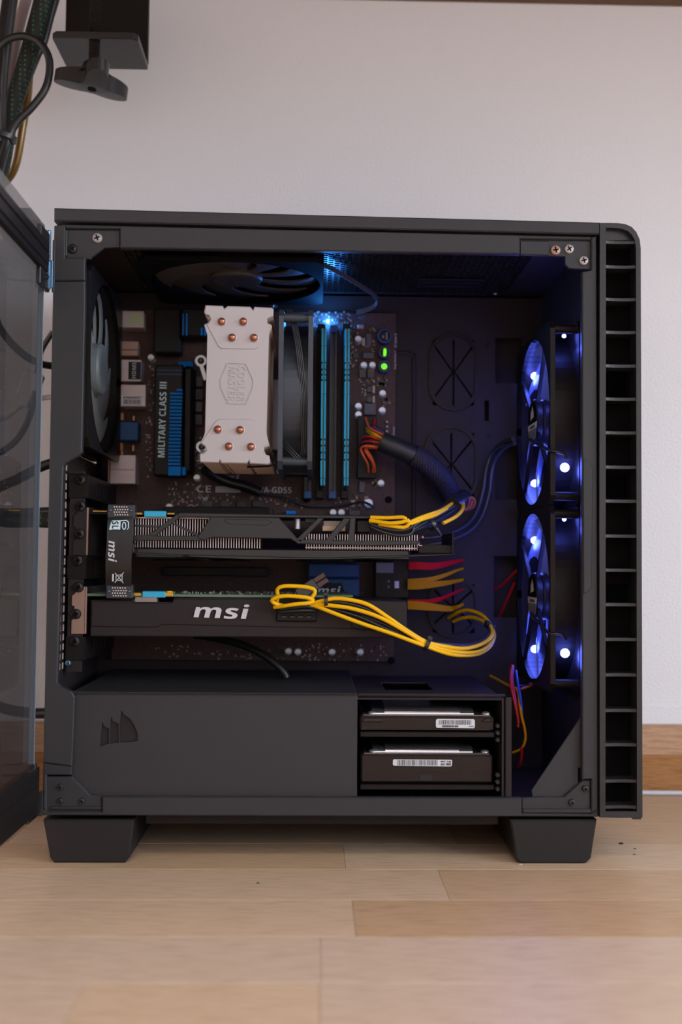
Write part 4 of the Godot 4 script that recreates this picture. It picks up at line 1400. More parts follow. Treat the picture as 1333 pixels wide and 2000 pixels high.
	# mounting arms that show at the sides
	for a in [[pts([94.9, 369.2, -160, 92.1, 378.1, -160, 89.4, 386, -160])], [pts([96.8, 301.1, -150, 93.9, 306.5, -152, 91.9, 311.1, -154])]]:
		st = mb()
		strip(st, a[0], 3.2, 1.2, Vector3(0, 0, 1))
		var e: Vector3 = a[0][2] + Vector3(1.2, -0.4, 0)
		lathe(st, facing(e), [[2.6, -0.8], [5.0, -0.8], [5.0, 0.8], [2.6, 0.8], [2.6, -0.8]], 24)
		var arm := part(o, "mounting_arm", st, M.steel)
		st = mb()
		lathe(st, facing(e), [[2.8, -3], [2.8, 1.5], [1.4, 2.6], [0, 2.6]], 16)
		part(arm, "spring_screw", st, M.dark_steel)
	st = mb()
	strip(st, pts([139.6, 283.3, -30, 149.7, 283.2, -24, 158.1, 283.7, -20, 159.7, 286.9, -18]), 1.4, 2.2, Vector3(0, 0, 1))
	strip(st, pts([156.9, 401, -20, 157.2, 404.1, -30, 159.6, 406.4, -40]), 1.4, 2.2, Vector3(0, 0, 1))
	part(o, "wire_clip", st, M.black)

func upper_card() -> void:
	var o := thing("graphics_card", "upper graphics card with rows of bare metal fins behind a black slatted shroud", "graphics card", Vector3(160, 230, -110), "graphics cards")
	var st := mb()
	box(st, 19, Vector3(144.9, 248.1, -52).y, -152, Vector3(256.1, 249.1, -52).x, Vector3(144.9, 249.3, -52).y, -52, 0.1)
	part(o, "circuit_board", st, M.black)
	st = mb()
	box(st, 52.7, 248, -60, 58.9, 249.6, -51.4, 0.2)
	box(st, 77.8, 248.3, -60, 83.2, 249.6, -51.4, 0.2)
	box(st, 21.3, 249.7, -60, 32.2, 250.9, -51.4, 0.2)
	part(o, "gold_contact", st, M.gold)
	st = mb()
	box(st, 60.4, 246.3, -56, 76.8, 250.8, -50, 0.4)
	part(o, "connector_cover", st, M.cyan_cap, "light blue cover of the bridge contact")
	st = mb()
	var edge := mb()
	for k in 142:
		var x: float = Vector3(50.7, 234.6, -58).x + k * 1.98
		if x > Vector3(269.7, 236.5, -58).x: break
		var low: float = Vector3(50.9, 223.3, -58).y
		var high: float = Vector3(50.5, 245.1, -58).y
		if x > Vector3(182.4, 235.8, -58).x:
			low = Vector3(50.9, 222.7, -58).y
			high = Vector3(50.7, 234.6, -58).y
		elif x > Vector3(147.9, 235.4, -58).x: continue
		box(st, x, low, -150, x + 0.4, high, -60)
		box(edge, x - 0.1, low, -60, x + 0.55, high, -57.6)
	part(o, "lit_fin_edges", edge, M.zinc, "front edges of the metal fins painted brighter than the fins behind", "stuff")  # pale edges before darker fins, painting the shade of the gaps
	part(o, "fin_stack", st, M.shaded_fin, "row of thin bare metal fins darkened for the shade between them", "stuff")
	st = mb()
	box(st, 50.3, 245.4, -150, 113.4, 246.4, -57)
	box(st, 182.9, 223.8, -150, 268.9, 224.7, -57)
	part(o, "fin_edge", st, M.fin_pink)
	# the shroud facing the viewer, cut into slanting bars
	st = mb()
	prism(st, pv([87.4, 249.6, 232.4, 248.3, 232.4, 246.3, 168.4, 246.5, 160.7, 246.6, 114.4, 246.4, 85.9, 246.1]), -49.5, -46, 0.5)
	prism(st, pv([85.8, 248.5, 91.2, 248.5, 68.4, 230.9, 63.4, 232]), -49, -46.4, 0.4)
	prism(st, pv([81.3, 241.5, 84, 241.5, 105.3, 232.4, 101.5, 231.2]), -49, -46.6, 0.4)
	prism(st, pv([52.3, 231.9, 62.2, 232.6, 68.4, 231.9, 102.2, 232.2, 106.1, 228.7, 52.3, 228.1]), -49, -46, 0.4)
	prism(st, pv([53.7, 240.4, 76.7, 239.5, 75.2, 237.9, 53.7, 238.7]), -49, -47, 0.3)
	prism(st, pv([68.3, 235.9, 75.2, 238.3, 73, 233.7, 65.3, 231.3]), -49, -47.2, 0.3)
	prism(st, pv([111.3, 246.8, 162.6, 246.7, 176.3, 231.5, 177.9, 230.7, 176.4, 227.2, 171.7, 230.3, 112.3, 230.9, 106.5, 228.6, 101.1, 230.8]), -49.5, -45.5, 0.7)
	prism(st, pv([192.4, 246.7, 197.1, 246.4, 179.5, 228, 175.6, 229.9]), -49, -46, 0.5)
	prism(st, pv([211.8, 246.5, 217.2, 246.2, 202.7, 228.6, 197.2, 229]), -49, -46, 0.5)
	prism(st, pv([216.5, 247, 220.7, 246.6, 219.7, 228.8, 215, 228.7]), -49, -46, 0.5)
	prism(st, pv([175.6, 230.3, 222.8, 229.6, 269.4, 230, 270.2, 227.3, 238.3, 225.8, 182.6, 226.7, 176.4, 226.8]), -49, -46, 0.5)
	var sh := part(o, "shroud", st, M.plastic)
	st = mb()
	prism(st, pv([121.4, 245.1, 154.9, 245, 158.1, 242.9, 153.1, 240.2, 124.5, 241.1, 122.2, 243]), -46, -45.2, 0.5)
	part(sh, "raised_badge", st, M.plastic)
	# lower cover with the two fans on its underside
	st = mb()
	box(st, 48.8, 215.1, -150, 262, 222.9, -50, 1.0)
	prism(st, pv([49.4, 219.6, 96.3, 217.7, 96.3, 216.3, 49.4, 218.1]), -49, -46, 0.4)
	prism(st, pv([90.1, 218, 184.2, 216.5, 199.7, 216.6, 238.4, 218.1, 294.3, 220.5, 294.7, 219.3, 238.4, 216.3, 199.7, 215.1, 137.9, 214.7, 90.2, 216.3]), -49, -46, 0.4)
	box(st, 49.4, 218.1, -120, 54, 226.5, -46, 1.0)
	part(o, "lower_cover", st, M.gloss)
	st = mb()
	box(st, 294.5, 220.1, -120, 295.5, 236.5, -48)
	box(st, 269.2, 220.5, -120, 295, 227.1, -52, 0.5)
	part(o, "end_cover", st, M.black)
	for cx in [100.0, 215.0]:
		st = mb()
		lathe(st, Transform3D(Basis(Vector3(1, 0, 0), Vector3(0, 0, 1), Vector3(0, -1, 0)), Vector3(cx, Vector3(145.4, 215.4, -50).y, -105)), [[0, 1.5], [13, 1.5], [13, 0]], 28)
		for k in 9: box(st, -3.0, 14, 0.0, 3.0, 40, 0.8, 0.2, Transform3D(Basis(Vector3(1, 0, 0), Vector3(0, 0, 1), Vector3(0, -1, 0)), Vector3(cx, Vector3(145.4, 215.4, -50).y, -105)) * Transform3D(Basis(Vector3(0, 0, 1), TAU * k / 9) * Basis(Vector3(0, 1, 0), 0.4), Vector3.ZERO))
		part(o, "card_fan", st, M.black)
	st = mb()
	lathe(st, Transform3D(Basis(Vector3(1, 0, 0), Vector3(0, 0, -1), Vector3(0, 1, 0)), Vector3(176.4, 238.5, -60)), [[0, 0], [2.7, 0], [2.7, 7.5], [2.2, 8.2], [0, 8.2]], 20)
	part(o, "metal_can", st, M.steel)
	st = mb()
	box(st, 196.4, 240.6, -70, 213.7, 244.9, -56, 0.4)
	part(o, "pale_block", st, M.solder)
	st = mb()
	box(st, 195.7, 237, -70, 213.3, 241, -55, 0.4)
	part(o, "pale_block", st, mat(Color(0.75, 0.66, 0.52), 0.5))
	st = mb()
	box(st, 182.3, 243.3, -70, 190.9, 246.5, -60, 0.4)
	part(o, "pale_block", st, M.cable_grey)
	st = mb()
	box(st, 221.7, 235.9, -75, 232.6, 245.3, -50, 0.8)
	part(o, "power_connector", st, M.black)
	st = mb()
	ball(st, Vector3(272.1, 232.7, -52), 1.5, 10)
	part(o, "copper_pipe_end", st, M.copper)
	st = mb()
	box(st, 268.6, 226.1, -47, 269.1, 229.2, -46)
	box(st, 268.6, 226.1, -47, 271.3, 226.6, -46)
	part(o, "corner_mark", st, M.print_white)
	bracket(o, 988.0, 1090.0, M.inner)

# a card's mounting bracket: fold with two screw tabs, between two pixel-measured heights turned into millimetres
func bracket(o: Node, py0: float, py1: float, m: Material) -> void:
	var y1 := slot_point(160, py0).y
	var y0 := slot_point(160, py1).y
	var st := mb()
	prism(st, pv([8.0, y0 + 2, 8.0, y0 + 12, 10.0, y0 + 14, 10.0, y0 + 22.5, 8.0, y0 + 23.5, 8.0, y1 - 8, 10.5, y1 - 6, 10.5, y1 - 1, 18.8, y1 - 1, 18.8, y0 + 2]), -47.6, -46.7, 0.2)
	var b := part(o, "bracket", st, m)
	st = mb()
	box(st, 17.9, y0 + 2, -165, 19.0, y1 - 1, -49.0)
	part(b, "bracket_plate", st, M.inner)
	st = mb()
	box(st, 17.7, y0 + 2, -49, 19.1, y1 - 1, -46.2, 0.5)
	part(b, "bracket_fold", st, M.copper_tin, "copper-toned folded edge")

func lower_card() -> void:
	var o := thing("graphics_card", "lower graphics card with a plain dark closed side and large pale lettering", "graphics card", Vector3(160, 160, -110), "graphics cards")
	var st := mb()
	box(st, 19, Vector3(107.3, 186.1, -48).y, -152, Vector3(219.3, 189.3, -48).x, Vector3(107.3, 188.1, -48).y, -48, 0.2)
	part(o, "circuit_board", st, M.green_board)
	st = mb()
	box(st, 60.6, 185.5, -54, 77.9, 190.1, -46.5, 0.4)
	part(o, "connector_cover", st, M.cyan_cap, "light blue cover of the bridge contact")
	st = mb()
	box(st, 54.3, 186.6, -54, 59.7, 188.9, -47.4, 0.2)
	box(st, 77.7, 186.4, -54, 83.5, 189.4, -47.4, 0.2)
	part(o, "gold_contact", st, M.gold)
	st = mb()
	lathe(st, Transform3D(Basis(Vector3(1, 0, 0), Vector3(0, 0, -1), Vector3(0, 1, 0)), Vector3(80.2, 188.9, -52)), [[2.4, -1], [2.4, 1.4], [0, 1.6]], 14)
	part(o, "yellow_pad", st, M.yellow)
	# soldered parts along the upper edge of the board
	rng.seed = 23
	st = mb()
	var ytop := Vector3(107.3, 188.1, -48).y
	for k in 110:
		var x := rng.randf_range(Vector3(59.2, 188.1, -48).x, Vector3(184.5, 189, -48).x)
		var z := rng.randf_range(-90.0, -50.0)
		box(st, x, ytop, z, x + rng.randf_range(0.4, 1.2), ytop + rng.randf_range(0.5, 1.9), z + 1.0)
	part(o, "solder_points", st, M.solder, "", "stuff")
	st = mb()
	for k in 22:
		var x: float = Vector3(115, 188.5, -48).x + k * 3.2
		box(st, x, ytop, -66 - (k % 3) * 8, x + 2.4, ytop + 1.2 + (k % 2), -54 - (k % 3) * 8)
	part(o, "board_components", st, M.chip)
	# closed side, upper face upright and lower face leaning in
	st = mb()
	prism(st, pv([22.3, 183.3, 54.8, 184.3, 55.2, 182, 83.1, 182.2, 84.6, 185.3, 219.2, 187.1, 220, 184.8, 259.8, 183.9, 260, 156.6, 22.4, 156.2]), -150, -45, 0.8)
	var sh := part(o, "shroud", st, M.inner)
	st = mb()
	prism(st, pv([23.3, 183, 54.6, 183.6, 55.3, 181.7, 83.2, 181.9, 85.1, 184.9, 218.4, 186.5, 219.3, 164.1, 241.7, 163.4, 241.7, 161.5, 223.2, 162.2, 219.4, 163.1, 77, 165.4, 71.7, 163.1, 23.2, 163.5]), -46, -44.2, 0.5)
	part(sh, "side_plate", st, M.inner)
	words(sh, "msi", Vector3(120.5, 175.8, -44), 39.4, 11.2, M.print_white, -1.5, 0.22, "lettering", 0.4)
	st = mb()
	box(st, 55, 181.7, -60, 71.5, 185.9, -46, 0.5)
	part(o, "white_connector", st, M.solder)
	st = mb()
	box(st, 161.6, 168.4, -60, 192.3, 180.3, -42.5, 1.0)
	var pc := part(o, "power_connector", st, M.black)
	for k in 4:
		st = mb()
		box(st, Vector3(165.1, 173.7, -42).x + k * 6.2, Vector3(165.1, 170.7, -42).y, -43, Vector3(165.1, 173.7, -42).x + k * 6.2 + 4.6, Vector3(165.1, 173, -42).y, -41.6, 0.5)
		part(pc, "contact_block", st, M.gloss)
	bracket(o, 1143.0, 1243.0, M.copper_tin)

func bridge() -> void:
	var o := thing("bridge_connector", "black ribbon bridge joining the two graphics cards, printed with pale marks", "bridge connector", Vector3(44.9, 185.2, -40))
	var st := mb()
	var path := pts([43.8, 254.9, -44, 44.4, 249.4, -41, 44.8, 244.7, -39, 44.9, 237.7, -37, 45, 226.3, -35.5, 44.4, 214.1, -35.5, 44.4, 203.5, -36.5, 44.1, 195.1, -39, 43.9, 189.7, -41, 43.5, 184.3, -44])
	strip(st, path, 19.2, 1.0, Vector3(0, 0, 1))
	part(o, "ribbon", st, M.gloss)
	for c in [[34.8, 244.3, -50.5, 55, 255, -38.8, Vector3(44.7, 250.1, -38.8)], [34.8, 184.8, -47.2, 54.5, 195.1, -38.8, Vector3(44.5, 189.7, -38.8)]]:
		st = mb()
		box(st, c[0], c[1], c[2], c[3], c[4], c[5], 0.6)
		var k := part(o, "end_connector", st, M.cable_grey)
		var pc: Vector3 = c[6]
		for r in 4:
			for q in 6:
				st = mb()
				ball(st, pc + Vector3((q - 2.5) * 1.85 + (0.5 if r % 2 else -0.2), (1.5 - r) * 1.95, 0.15), 0.72, 6)
				part(k, "pin", st, M.zinc)
		for sx in [-1.0, 1.0]:
			st = mb()
			ball(st, pc + Vector3(sx * 7.6, 0.3, 0.0), 1.0, 8)
			part(k, "corner_pin", st, M.blue_steel)
	st = mb()
	prism(st, pv([36.4, 235, 37.8, 240.7, 38.9, 242.8, 49.5, 243.3, 51.2, 242, 51.3, 237.4, 49.7, 234.7]), -37.2, -36.2, 0.2)
	var bd := part(o, "printed_badge", st, M.print_cyan)
	words(bd, "SLl", Vector3(41.4, 238.8, -36.1), 6.9, 5, M.ink, -90.0)
	st = mb()
	prism(st, pv([45.3, 242.3, 49.5, 242.5, 50.7, 241.4, 50.7, 237.4, 49.3, 235.3, 45.1, 235.2]), -36.3, -36.05)
	part(bd, "badge_dark_half", st, M.ink)
	st = mb()
	var ec := Vector3(47.9, 238.9, -36)
	var e0 := PackedVector2Array()
	var e1 := PackedVector2Array()
	for i in 24:
		var d := Vector2.from_angle(TAU * i / 24)
		e0.append(Vector2(ec.x, ec.y) + Vector2(d.x * 1.6, d.y * 3.0))
		e1.append(Vector2(ec.x, ec.y) + Vector2(d.x * 0.9, d.y * 2.2))
	ring(st, e0, e1, -36.1, -35.9)
	part(bd, "badge_swirl", st, M.print_cyan)
	words(o, "msi", Vector3(39.9, 219.8, -34.6), 14.5, 6.5, M.print_white, -90.0, 0.25)
	bin_mark(o, Vector3(44.3, 200.3, -35.4), 8, -90.0)

func fans() -> void:
	var to_right := Basis(Vector3(0, 0, -1), Vector3(0, 1, 0), Vector3(1, 0, 0))
	var to_left := Basis(Vector3(0, 0, 1), Vector3(0, 1, 0), Vector3(-1, 0, 0))
	var down := Basis(Vector3(1, 0, 0), Vector3(0, 0, 1), Vector3(0, -1, 0))
	fan("case_fan", "grey-bladed fan on the rear wall beside the metal ports", Vector3(13, 364, -84), to_right, 136, 22, M.black, M.blade_grey, M.hub_grey, 9, false)
	var o := fan("case_fan", "dark fan lying flat under the honeycomb roof above the processor cooler", Vector3(125, 443.5, -92), down, 140, 15.5, M.void, M.blade_dark, M.blade_dark, 9, false)
	o.name = "case_fan_001"
	# its flat lead runs down to the board by the blue diode
	org = o.position * 1000.0
	var lead := mb()
	for k in 3: tube(lead, inside(o, pts([193.1, 442.9, -60, 201.4, 445, -80, 219.5, 443, -110, 235.4, 441.2, -140, 242.1, 439.4, -158, 240.2, 434.9, -164, 232.3, 431.6, -166, 224.8, 430.2, -168]), Vector3(0, 1.4 * k, 0)), 0.75, 6)
	part(o, "lead", lead, M.lead)
	lead = mb()
	for k in 3: tube(lead, inside(o, pts([227.1, 427.5, -168, 229.8, 426.2, -168, 231.2, 424.8, -170]), Vector3(1.6 * k - 1.0, 0.7 * k, 0)), 0.75, 6)
	part(o, "lead_end", lead, M.lead)
	var i := 0
	for cy in [327.0, 187.5]:
		var f := fan("case_fan", ["upper blue-lit front fan with a paper label on its hub", "lower blue-lit front fan with a paper label on its hub"][i], Vector3(377.3, cy, -95), to_left, 139, 25, M.black, M.blade_clear, M.black, 7, true, "blue-lit front fans")
		# four diodes in the rim, the near two unseen to light the blades, and bulbs in the frame's corners
		for k in 6:
			var spot: Vector3 = [Vector3(-45.8, 45.8, 1.5), Vector3(-45.8, -45.8, 1.5), Vector3(44.6, 44.6, 1.5), Vector3(44.6, -44.6, 1.5), Vector3(57.0, -41.0, -1.0), Vector3(55.0, 59.5, -1.0)][k]
			var st := mb()
			org = Vector3.ZERO
			ball(st, spot, [3.4, 3.4, 2.3, 2.3, 3.6, 1.7][k], 12)
			part(f, "led", st, M.led_blue, "glowing blue diode")
			var inward := Vector3(-spot.x, -spot.y, 0).normalized() * (1.4 if k < 4 else 0.0)
			lamp("fan_led_light", f.position * 1000.0 + f.basis * (spot + inward), Color(0.33, 0.40, 1.0), [0.0045, 0.0045, 0.0052, 0.0052, 0.0014, 0.0004][k], 0.002)
		var cb := mb()
		var path: PackedVector3Array = [pts([363.3, 313.8, -97, 363.3, 308.4, -74, 363.3, 303.6, -52, 363.3, 299.1, -31, 365.1, 297.2, -23, 370.3, 296, -22.5, 374.6, 294.6, -23, 376, 291.7, -24]), pts([363.4, 173.7, -93, 363.4, 169.2, -68, 363.2, 164.5, -40, 363.9, 161.6, -25, 367, 161.8, -22, 372.3, 161.4, -22, 375.8, 157.6, -24])][i]
		tube(cb, inside(f, path, Vector3.ZERO), 1.25, 8)
		part(f, "lead", cb, M.cable)
		i += 1
	o = fan("cooling_fan", "slim black fan clipped on edge to the right side of the processor cooler", Vector3(174.7, 341, -80), to_right, 120, 25.5, M.fan_blue, M.black, M.black, 7, true)
	org = o.position * 1000.0
	for k in 4:
		var w := mb()
		tube(w, inside(o, pts([169.3, 403.4, -40, 173, 393.9, -30, 176.7, 375.3, -24, 179.2, 355.9, -22, 181.3, 335, -22, 182.3, 314.3, -24, 182, 295.5, -26, 179.8, 286.4, -30]), Vector3(-1.25 * k + 1.2, 0.3 * k, -0.4 * k)), 0.62, 6)
		part(o, "lead", w, M.cable_grey)
	for k in 3:
		var w := mb()
		tube(w, inside(o, pts([164.5, 300.3, -30, 169.2, 295.4, -26, 174.9, 289.2, -24, 179.1, 285.6, -26]), Vector3(0.6 * k, 1.7 * k, 0)), 0.6, 6)
		part(o, "lead", w, M.cable_grey)

func inside(o: Node3D, p: PackedVector3Array, shift: Vector3) -> PackedVector3Array:
	var inv := o.transform.affine_inverse()
	var q := PackedVector3Array()
	for a in p: q.append(inv * ((a + shift) * 0.001) * 1000.0)
	org = Vector3.ZERO
	return q

func drives() -> void:
	for i in 2:
		var b: Array = [[223.5, 92.5, -150, 320.3, 102.7, -10], [224.6, 54.5, -154, 320.2, 74.7, -14]][i]
		var y1: float = b[4]
		var o := thing("hard_drive", ["upper hard drive in the cage, its barcode label near the right end", "lower hard drive in the cage, its long barcode label near the middle"][i], "hard drive", Vector3((b[0] + b[3]) / 2, b[1], -80), "hard drives in the lower cage")
		var st := mb()
		box(st, b[0], b[1], b[2], b[3], y1, b[5], 1.2)
		var body := part(o, "body", st, mat(Color(0.145, 0.103, 0.088), 0.42, 0.0, 0.35))
		st = mb()
		box(st, b[0] + 2, y1, b[2] + 2, b[3] - 2, y1 + 1.2, b[5] - 0.5, 0.6)
		for half in 2:
			var prof := PackedVector2Array([Vector2(b[2] + 4, y1 + 1.0)])
			for k in 9: prof.append(Vector2(b[5] - 4.0 - 9.0 * (1.0 - cos(PI / 2 * k / 8.0)), y1 + 1.0 + (4.6 - half) * sin(PI / 2 * k / 8.0)))
			prof.append(Vector2(b[2] + 4, y1 + 5.6 - half))
			prism(st, prof, b[0] + (18.0 if half == 0 else 9.0), b[3] - (24.0 if half == 0 else 14.0), 0.0, Transform3D(Basis(Vector3(0, 0, 1), Vector3(0, 1, 0), Vector3(1, 0, 0)), Vector3.ZERO))
		part(o, "lid", st, M.disk_steel, "bright metal lid")
		for sx in [b[0] + 9.0, b[3] - 5.0]:
			st = mb()
			lathe(st, Transform3D(Basis(Vector3(1, 0, 0), Vector3(0, 0, -1), Vector3(0, 1, 0)), Vector3(sx, y1 + 1.0, b[5] - 5)), [[3, 0], [3, 1.0], [2, 1.8], [0, 1.8]], 14)
			part(o, "lid_screw", st, M.steel)
		if i == 0:
			st = mb()
			for q in [[pv([224.9, 98.6, 226.3, 101.5, 238.5, 101.5, 240.7, 98.6])], [pv([310.9, 99, 313.9, 101.5, 316.5, 101.6, 318.7, 99])]]: prism(st, q[0], -10.2, -9.0, 0.5)
			box(st, 224.6, 93.1, -11, 317.6, 93.6, -9.6)
			part(body, "lid_clip", st, M.dark_steel)
			st = mb()
			prism(st, pv([279.5, 101, 305.7, 100.9, 306.5, 100, 306.5, 95.3, 305.8, 94.4, 279.1, 94.6, 278.4, 95.5, 278.4, 100.1]), -10, -9.5)
			var l := part(o, "label", st, M.paper)
			var q := [280.6, 96.9, 303.9, 100.2]
			barcode(l, q[0], q[1], q[2], q[3], -9.5, 5, M.ink)
			words(l, "HN1A2048200", Vector3(288.7, 95.8, -9.3), 11.5, 1.5, M.ink, 180.0)
			st = mb()
			box(st, 302, 95.5, -9.6, 305.7, 96, -9.3)
			part(l, "purple_stroke", st, M.purple)
		else:
			st = mb()
			box(st, 267.5, 56.1, -14.4, 276.4, 60.4, -13.6)
			box(st, 225.7, 62, -14.4, 319.1, 62.2, -13.8)
			box(st, 296.8, 62, -14.4, 297, 68.2, -13.8)
			part(body, "recess", st, M.ink)
			st = mb()
			prism(st, pv([248.6, 71.3, 290.1, 71.1, 290.8, 70.4, 290.5, 66.9, 289.7, 66.4, 248.6, 66.8, 247.8, 67.5, 247.8, 70.6]), -14, -13.5)
			var l := part(o, "label", st, M.paper)
			var q := [251.2, 67, 280, 70.9]
			barcode(l, q[0], q[1], q[2], q[3], -13.5, 8, M.ink)
			words(l, "WC C4J", Vector3(286.1, 69.8, -13.3), 7.4, 1.5, M.ink)
			words(l, "325 7888", Vector3(286.1, 67.9, -13.3), 7.4, 1.5, M.ink)

func cables() -> void:
	# lower power lead: yellow and black wires looping from the lower card out to the right
	var o := thing("power_cable", "yellow and black power lead looping from the lower graphics card to the right and back", "cable", Vector3(188.8, 181.6, -40), "yellow and black power leads")
	for p in [pts([162, 182.3, -38, 162.8, 188, -36, 162.4, 192.7, -34, 167.4, 195.1, -33, 181.4, 194.8, -33, 189.4, 193, -33, 190.2, 189.9, -33, 187.2, 185.6, -34, 184.6, 181.7, -37]), pts([169.3, 180, -38, 161.8, 181.6, -35, 158.4, 184.3, -33, 161.8, 186.6, -32, 169.4, 187.9, -31, 184.6, 186.8, -31, 188.8, 184.6, -32, 187.3, 182.6, -34]), pts([160.2, 179.2, -37, 166.8, 180.2, -33, 175.2, 181.7, -31, 186.5, 182.9, -31, 189.1, 184.9, -33, 186.1, 186.7, -36]), pts([186.1, 181, -36, 189.9, 182.6, -33, 196, 184.6, -31, 204.3, 186.3, -30, 215.6, 185.6, -29, 230, 181.9, -29, 245.7, 172, -30, 260.4, 162, -32, 274.2, 154.3, -35, 290.2, 150.3, -42, 306.1, 148.5, -54, 322.6, 151.1, -75, 332.7, 157, -96, 333.5, 163.9, -114, 329.8, 170.4, -134, 321.1, 173.5, -152, 313.3, 170.7, -166, 307.9, 165.6, -180]), pts([186.1, 180.7, -35, 194.1, 181.6, -32, 203.2, 181, -30, 218.7, 178.9, -28, 238.4, 172.7, -28, 260.2, 161, -30, 274.1, 152.7, -34, 290.2, 147.6, -42, 306.2, 145, -55, 321.1, 145.4, -76, 332.2, 150.4, -98, 336.8, 156.7, -116, 336.7, 162.1, -132]), pts([184.6, 183.3, -36, 191.5, 180.4, -33, 203.2, 176, -30, 224.4, 168.4, -28, 245.7, 161.4, -28, 262.9, 155.1, -30, 274.7, 150.8, -34, 291.5, 145, -43, 306.5, 142.9, -57, 320.2, 142.9, -78, 331.7, 147, -100, 338.2, 154.8, -120, 336.9, 161.4, -136, 328.2, 166.8, -156, 318.9, 166.2, -168, 312, 162.5, -180])]: wire(o, "yellow_wire", p, 1.55, M.yellow, "yellow wire", 10)
	for p in [pts([189.2, 182.5, -37, 200.2, 184, -33, 218.8, 181.8, -31, 238.6, 174.7, -32, 260.6, 162.6, -35, 274.3, 154.5, -38, 298.5, 151.1, -50, 315.5, 151.5, -68, 329.2, 156.4, -92, 332, 161.1, -110]), pts([189.2, 180.2, -37, 203.7, 178.2, -34, 222.7, 173.1, -32, 241.7, 164.9, -32, 261, 157.3, -34, 274.3, 151.9, -37, 297.1, 148.2, -48, 317.8, 149, -70]), pts([193, 178.3, -38, 210.2, 177.2, -35, 238.7, 169, -33, 257.1, 159.6, -34, 274.9, 151.2, -36, 293.2, 146.6, -48]), pts([164.8, 177.7, -38, 175.1, 179.4, -35, 184.6, 180.3, -34, 191.5, 178.8, -35]), pts([164, 175.7, -40, 174, 176.7, -37, 184.6, 177.2, -36, 190.7, 177.1, -38]), pts([159.4, 182.3, -38, 163.7, 180.1, -36, 175.1, 180.9, -35, 186.1, 181.4, -35])]: wire(o, "black_wire", p, 1.5, M.cable)
	tie(o, Vector3(198.6, 184.3, -32), Vector3(1, 0.05, 0), 4.4, M.cable)
	tie(o, Vector3(274.2, 152.4, -35), Vector3(1, -0.45, 0), 4.8, M.cable)
	tie(o, Vector3(333.5, 162.6, -114), Vector3(0.3, 1, -0.4), 4.6, M.cable)
	var st := mb()
	var pl := Transform3D(Basis(Vector3(0, 0, 1), deg_to_rad(33.0)), Vector3(186, 193.9, -38))
	box(st, -10, -4.6, -4, 6, 4.6, 4, 0.6, pl)
	var plug := part(o, "loose_plug", st, M.cable_grey, "loose grey plug")
	st = mb()
	box(st, 6, -4.2, -3.4, 15, -0.3, 3.4, 0.5, pl)
	box(st, 6, 0.3, -3.4, 15, 4.2, 3.4, 0.5, pl)
	part(plug, "contact_block", st, mat(Color(0.27, 0.17, 0.15), 0.5))
	# upper power lead
	o = thing("power_cable", "yellow and black power lead bundled at the right end of the upper graphics card", "cable", Vector3(232.4, 244.8, -46), "yellow and black power leads")
	for p in [pts([231.9, 247.2, -44, 244.5, 246.9, -42, 256.4, 247.3, -40, 258.3, 245.2, -40, 257.4, 243.7, -43]), pts([231.1, 244.7, -44, 238, 243.9, -42, 246.4, 242.7, -40, 255.1, 243.6, -39, 260.1, 245.1, -39, 260.6, 242.5, -40, 257.2, 239.8, -41, 246.5, 240.9, -42, 238.1, 242.4, -44]), pts([259.2, 242.5, -42, 268.1, 246.7, -46, 278.7, 250.6, -54, 287.1, 253.6, -66, 294.5, 257.7, -82, 300.4, 261.2, -100]), pts([261.2, 242.2, -42, 271.8, 246.4, -48, 282.2, 250, -58, 293.4, 256.2, -76]), pts([288.8, 243.9, -60, 296.7, 247.7, -66, 303.4, 251.9, -78, 308.7, 257.2, -94, 310.9, 262.2, -110])]: wire(o, "yellow_wire", p, 1.5, M.yellow, "yellow wire", 10)
	for p in [pts([231.2, 242.8, -46, 242, 239, -44, 253.5, 237.5, -42, 261.2, 239.1, -42, 263.5, 241.4, -42]), pts([232.1, 240.5, -47, 242.9, 235.9, -45, 255.1, 233.7, -43, 262.9, 235.3, -43, 264.4, 239.9, -43, 261.4, 241.5, -44]), pts([263.7, 239.9, -44, 273.8, 247.3, -52, 283.9, 253.6, -66, 297.8, 260.9, -96, 306.4, 263, -118]), pts([264.6, 238.4, -45, 275.5, 245.1, -54, 288.3, 251.8, -70, 303.3, 259.5, -100]), pts([263.9, 237.3, -46, 278.3, 242.9, -58, 292, 250, -74, 306.5, 258.8, -102]), pts([266.4, 240.1, -48, 281.1, 244.7, -62, 294.7, 248.5, -76, 308, 258.1, -104]), pts([263.2, 238.5, -47, 279.3, 241.4, -60, 297.2, 252.1, -84, 309.9, 261.9, -112])]: wire(o, "black_wire", p, 1.4, M.cable)
	for p in [pts([312.2, 259, -120, 317.1, 262.7, -125, 318.4, 267.1, -128, 321.6, 267.7, -130, 323.7, 264, -132, 321.4, 259.8, -134, 316.5, 258.5, -136, 312.7, 260.8, -140]), pts([312.9, 256.9, -122, 318.5, 260.2, -126, 320.8, 264.7, -130, 320.1, 267.5, -134])]: wire(o, "brown_wire", p, 1.4, mat(Color(0.55, 0.27, 0.12), 0.5))
	st = mb()
	tube(st, pts([301.3, 258.9, -104, 308.8, 264, -120, 313.4, 266.2, -136, 315.9, 268.5, -145]), 7.5, 12)
	part(o, "sleeve", st, M.cable)
	tie(o, Vector3(279.3, 242.8, -56), Vector3(1, 0.5, -0.4), 5.4, M.cable)
	wire(o, "tie_tail", pts([279.1, 242.8, -54, 283, 239.7, -54, 286.8, 234.3, -56]), 1.2, M.cable)
	# main board lead in a braided sleeve
	o = thing("main_power_cable", "thick black sleeved main power lead with orange, red and yellow wires fanning out", "cable", Vector3(235.5, 314.1, -160))
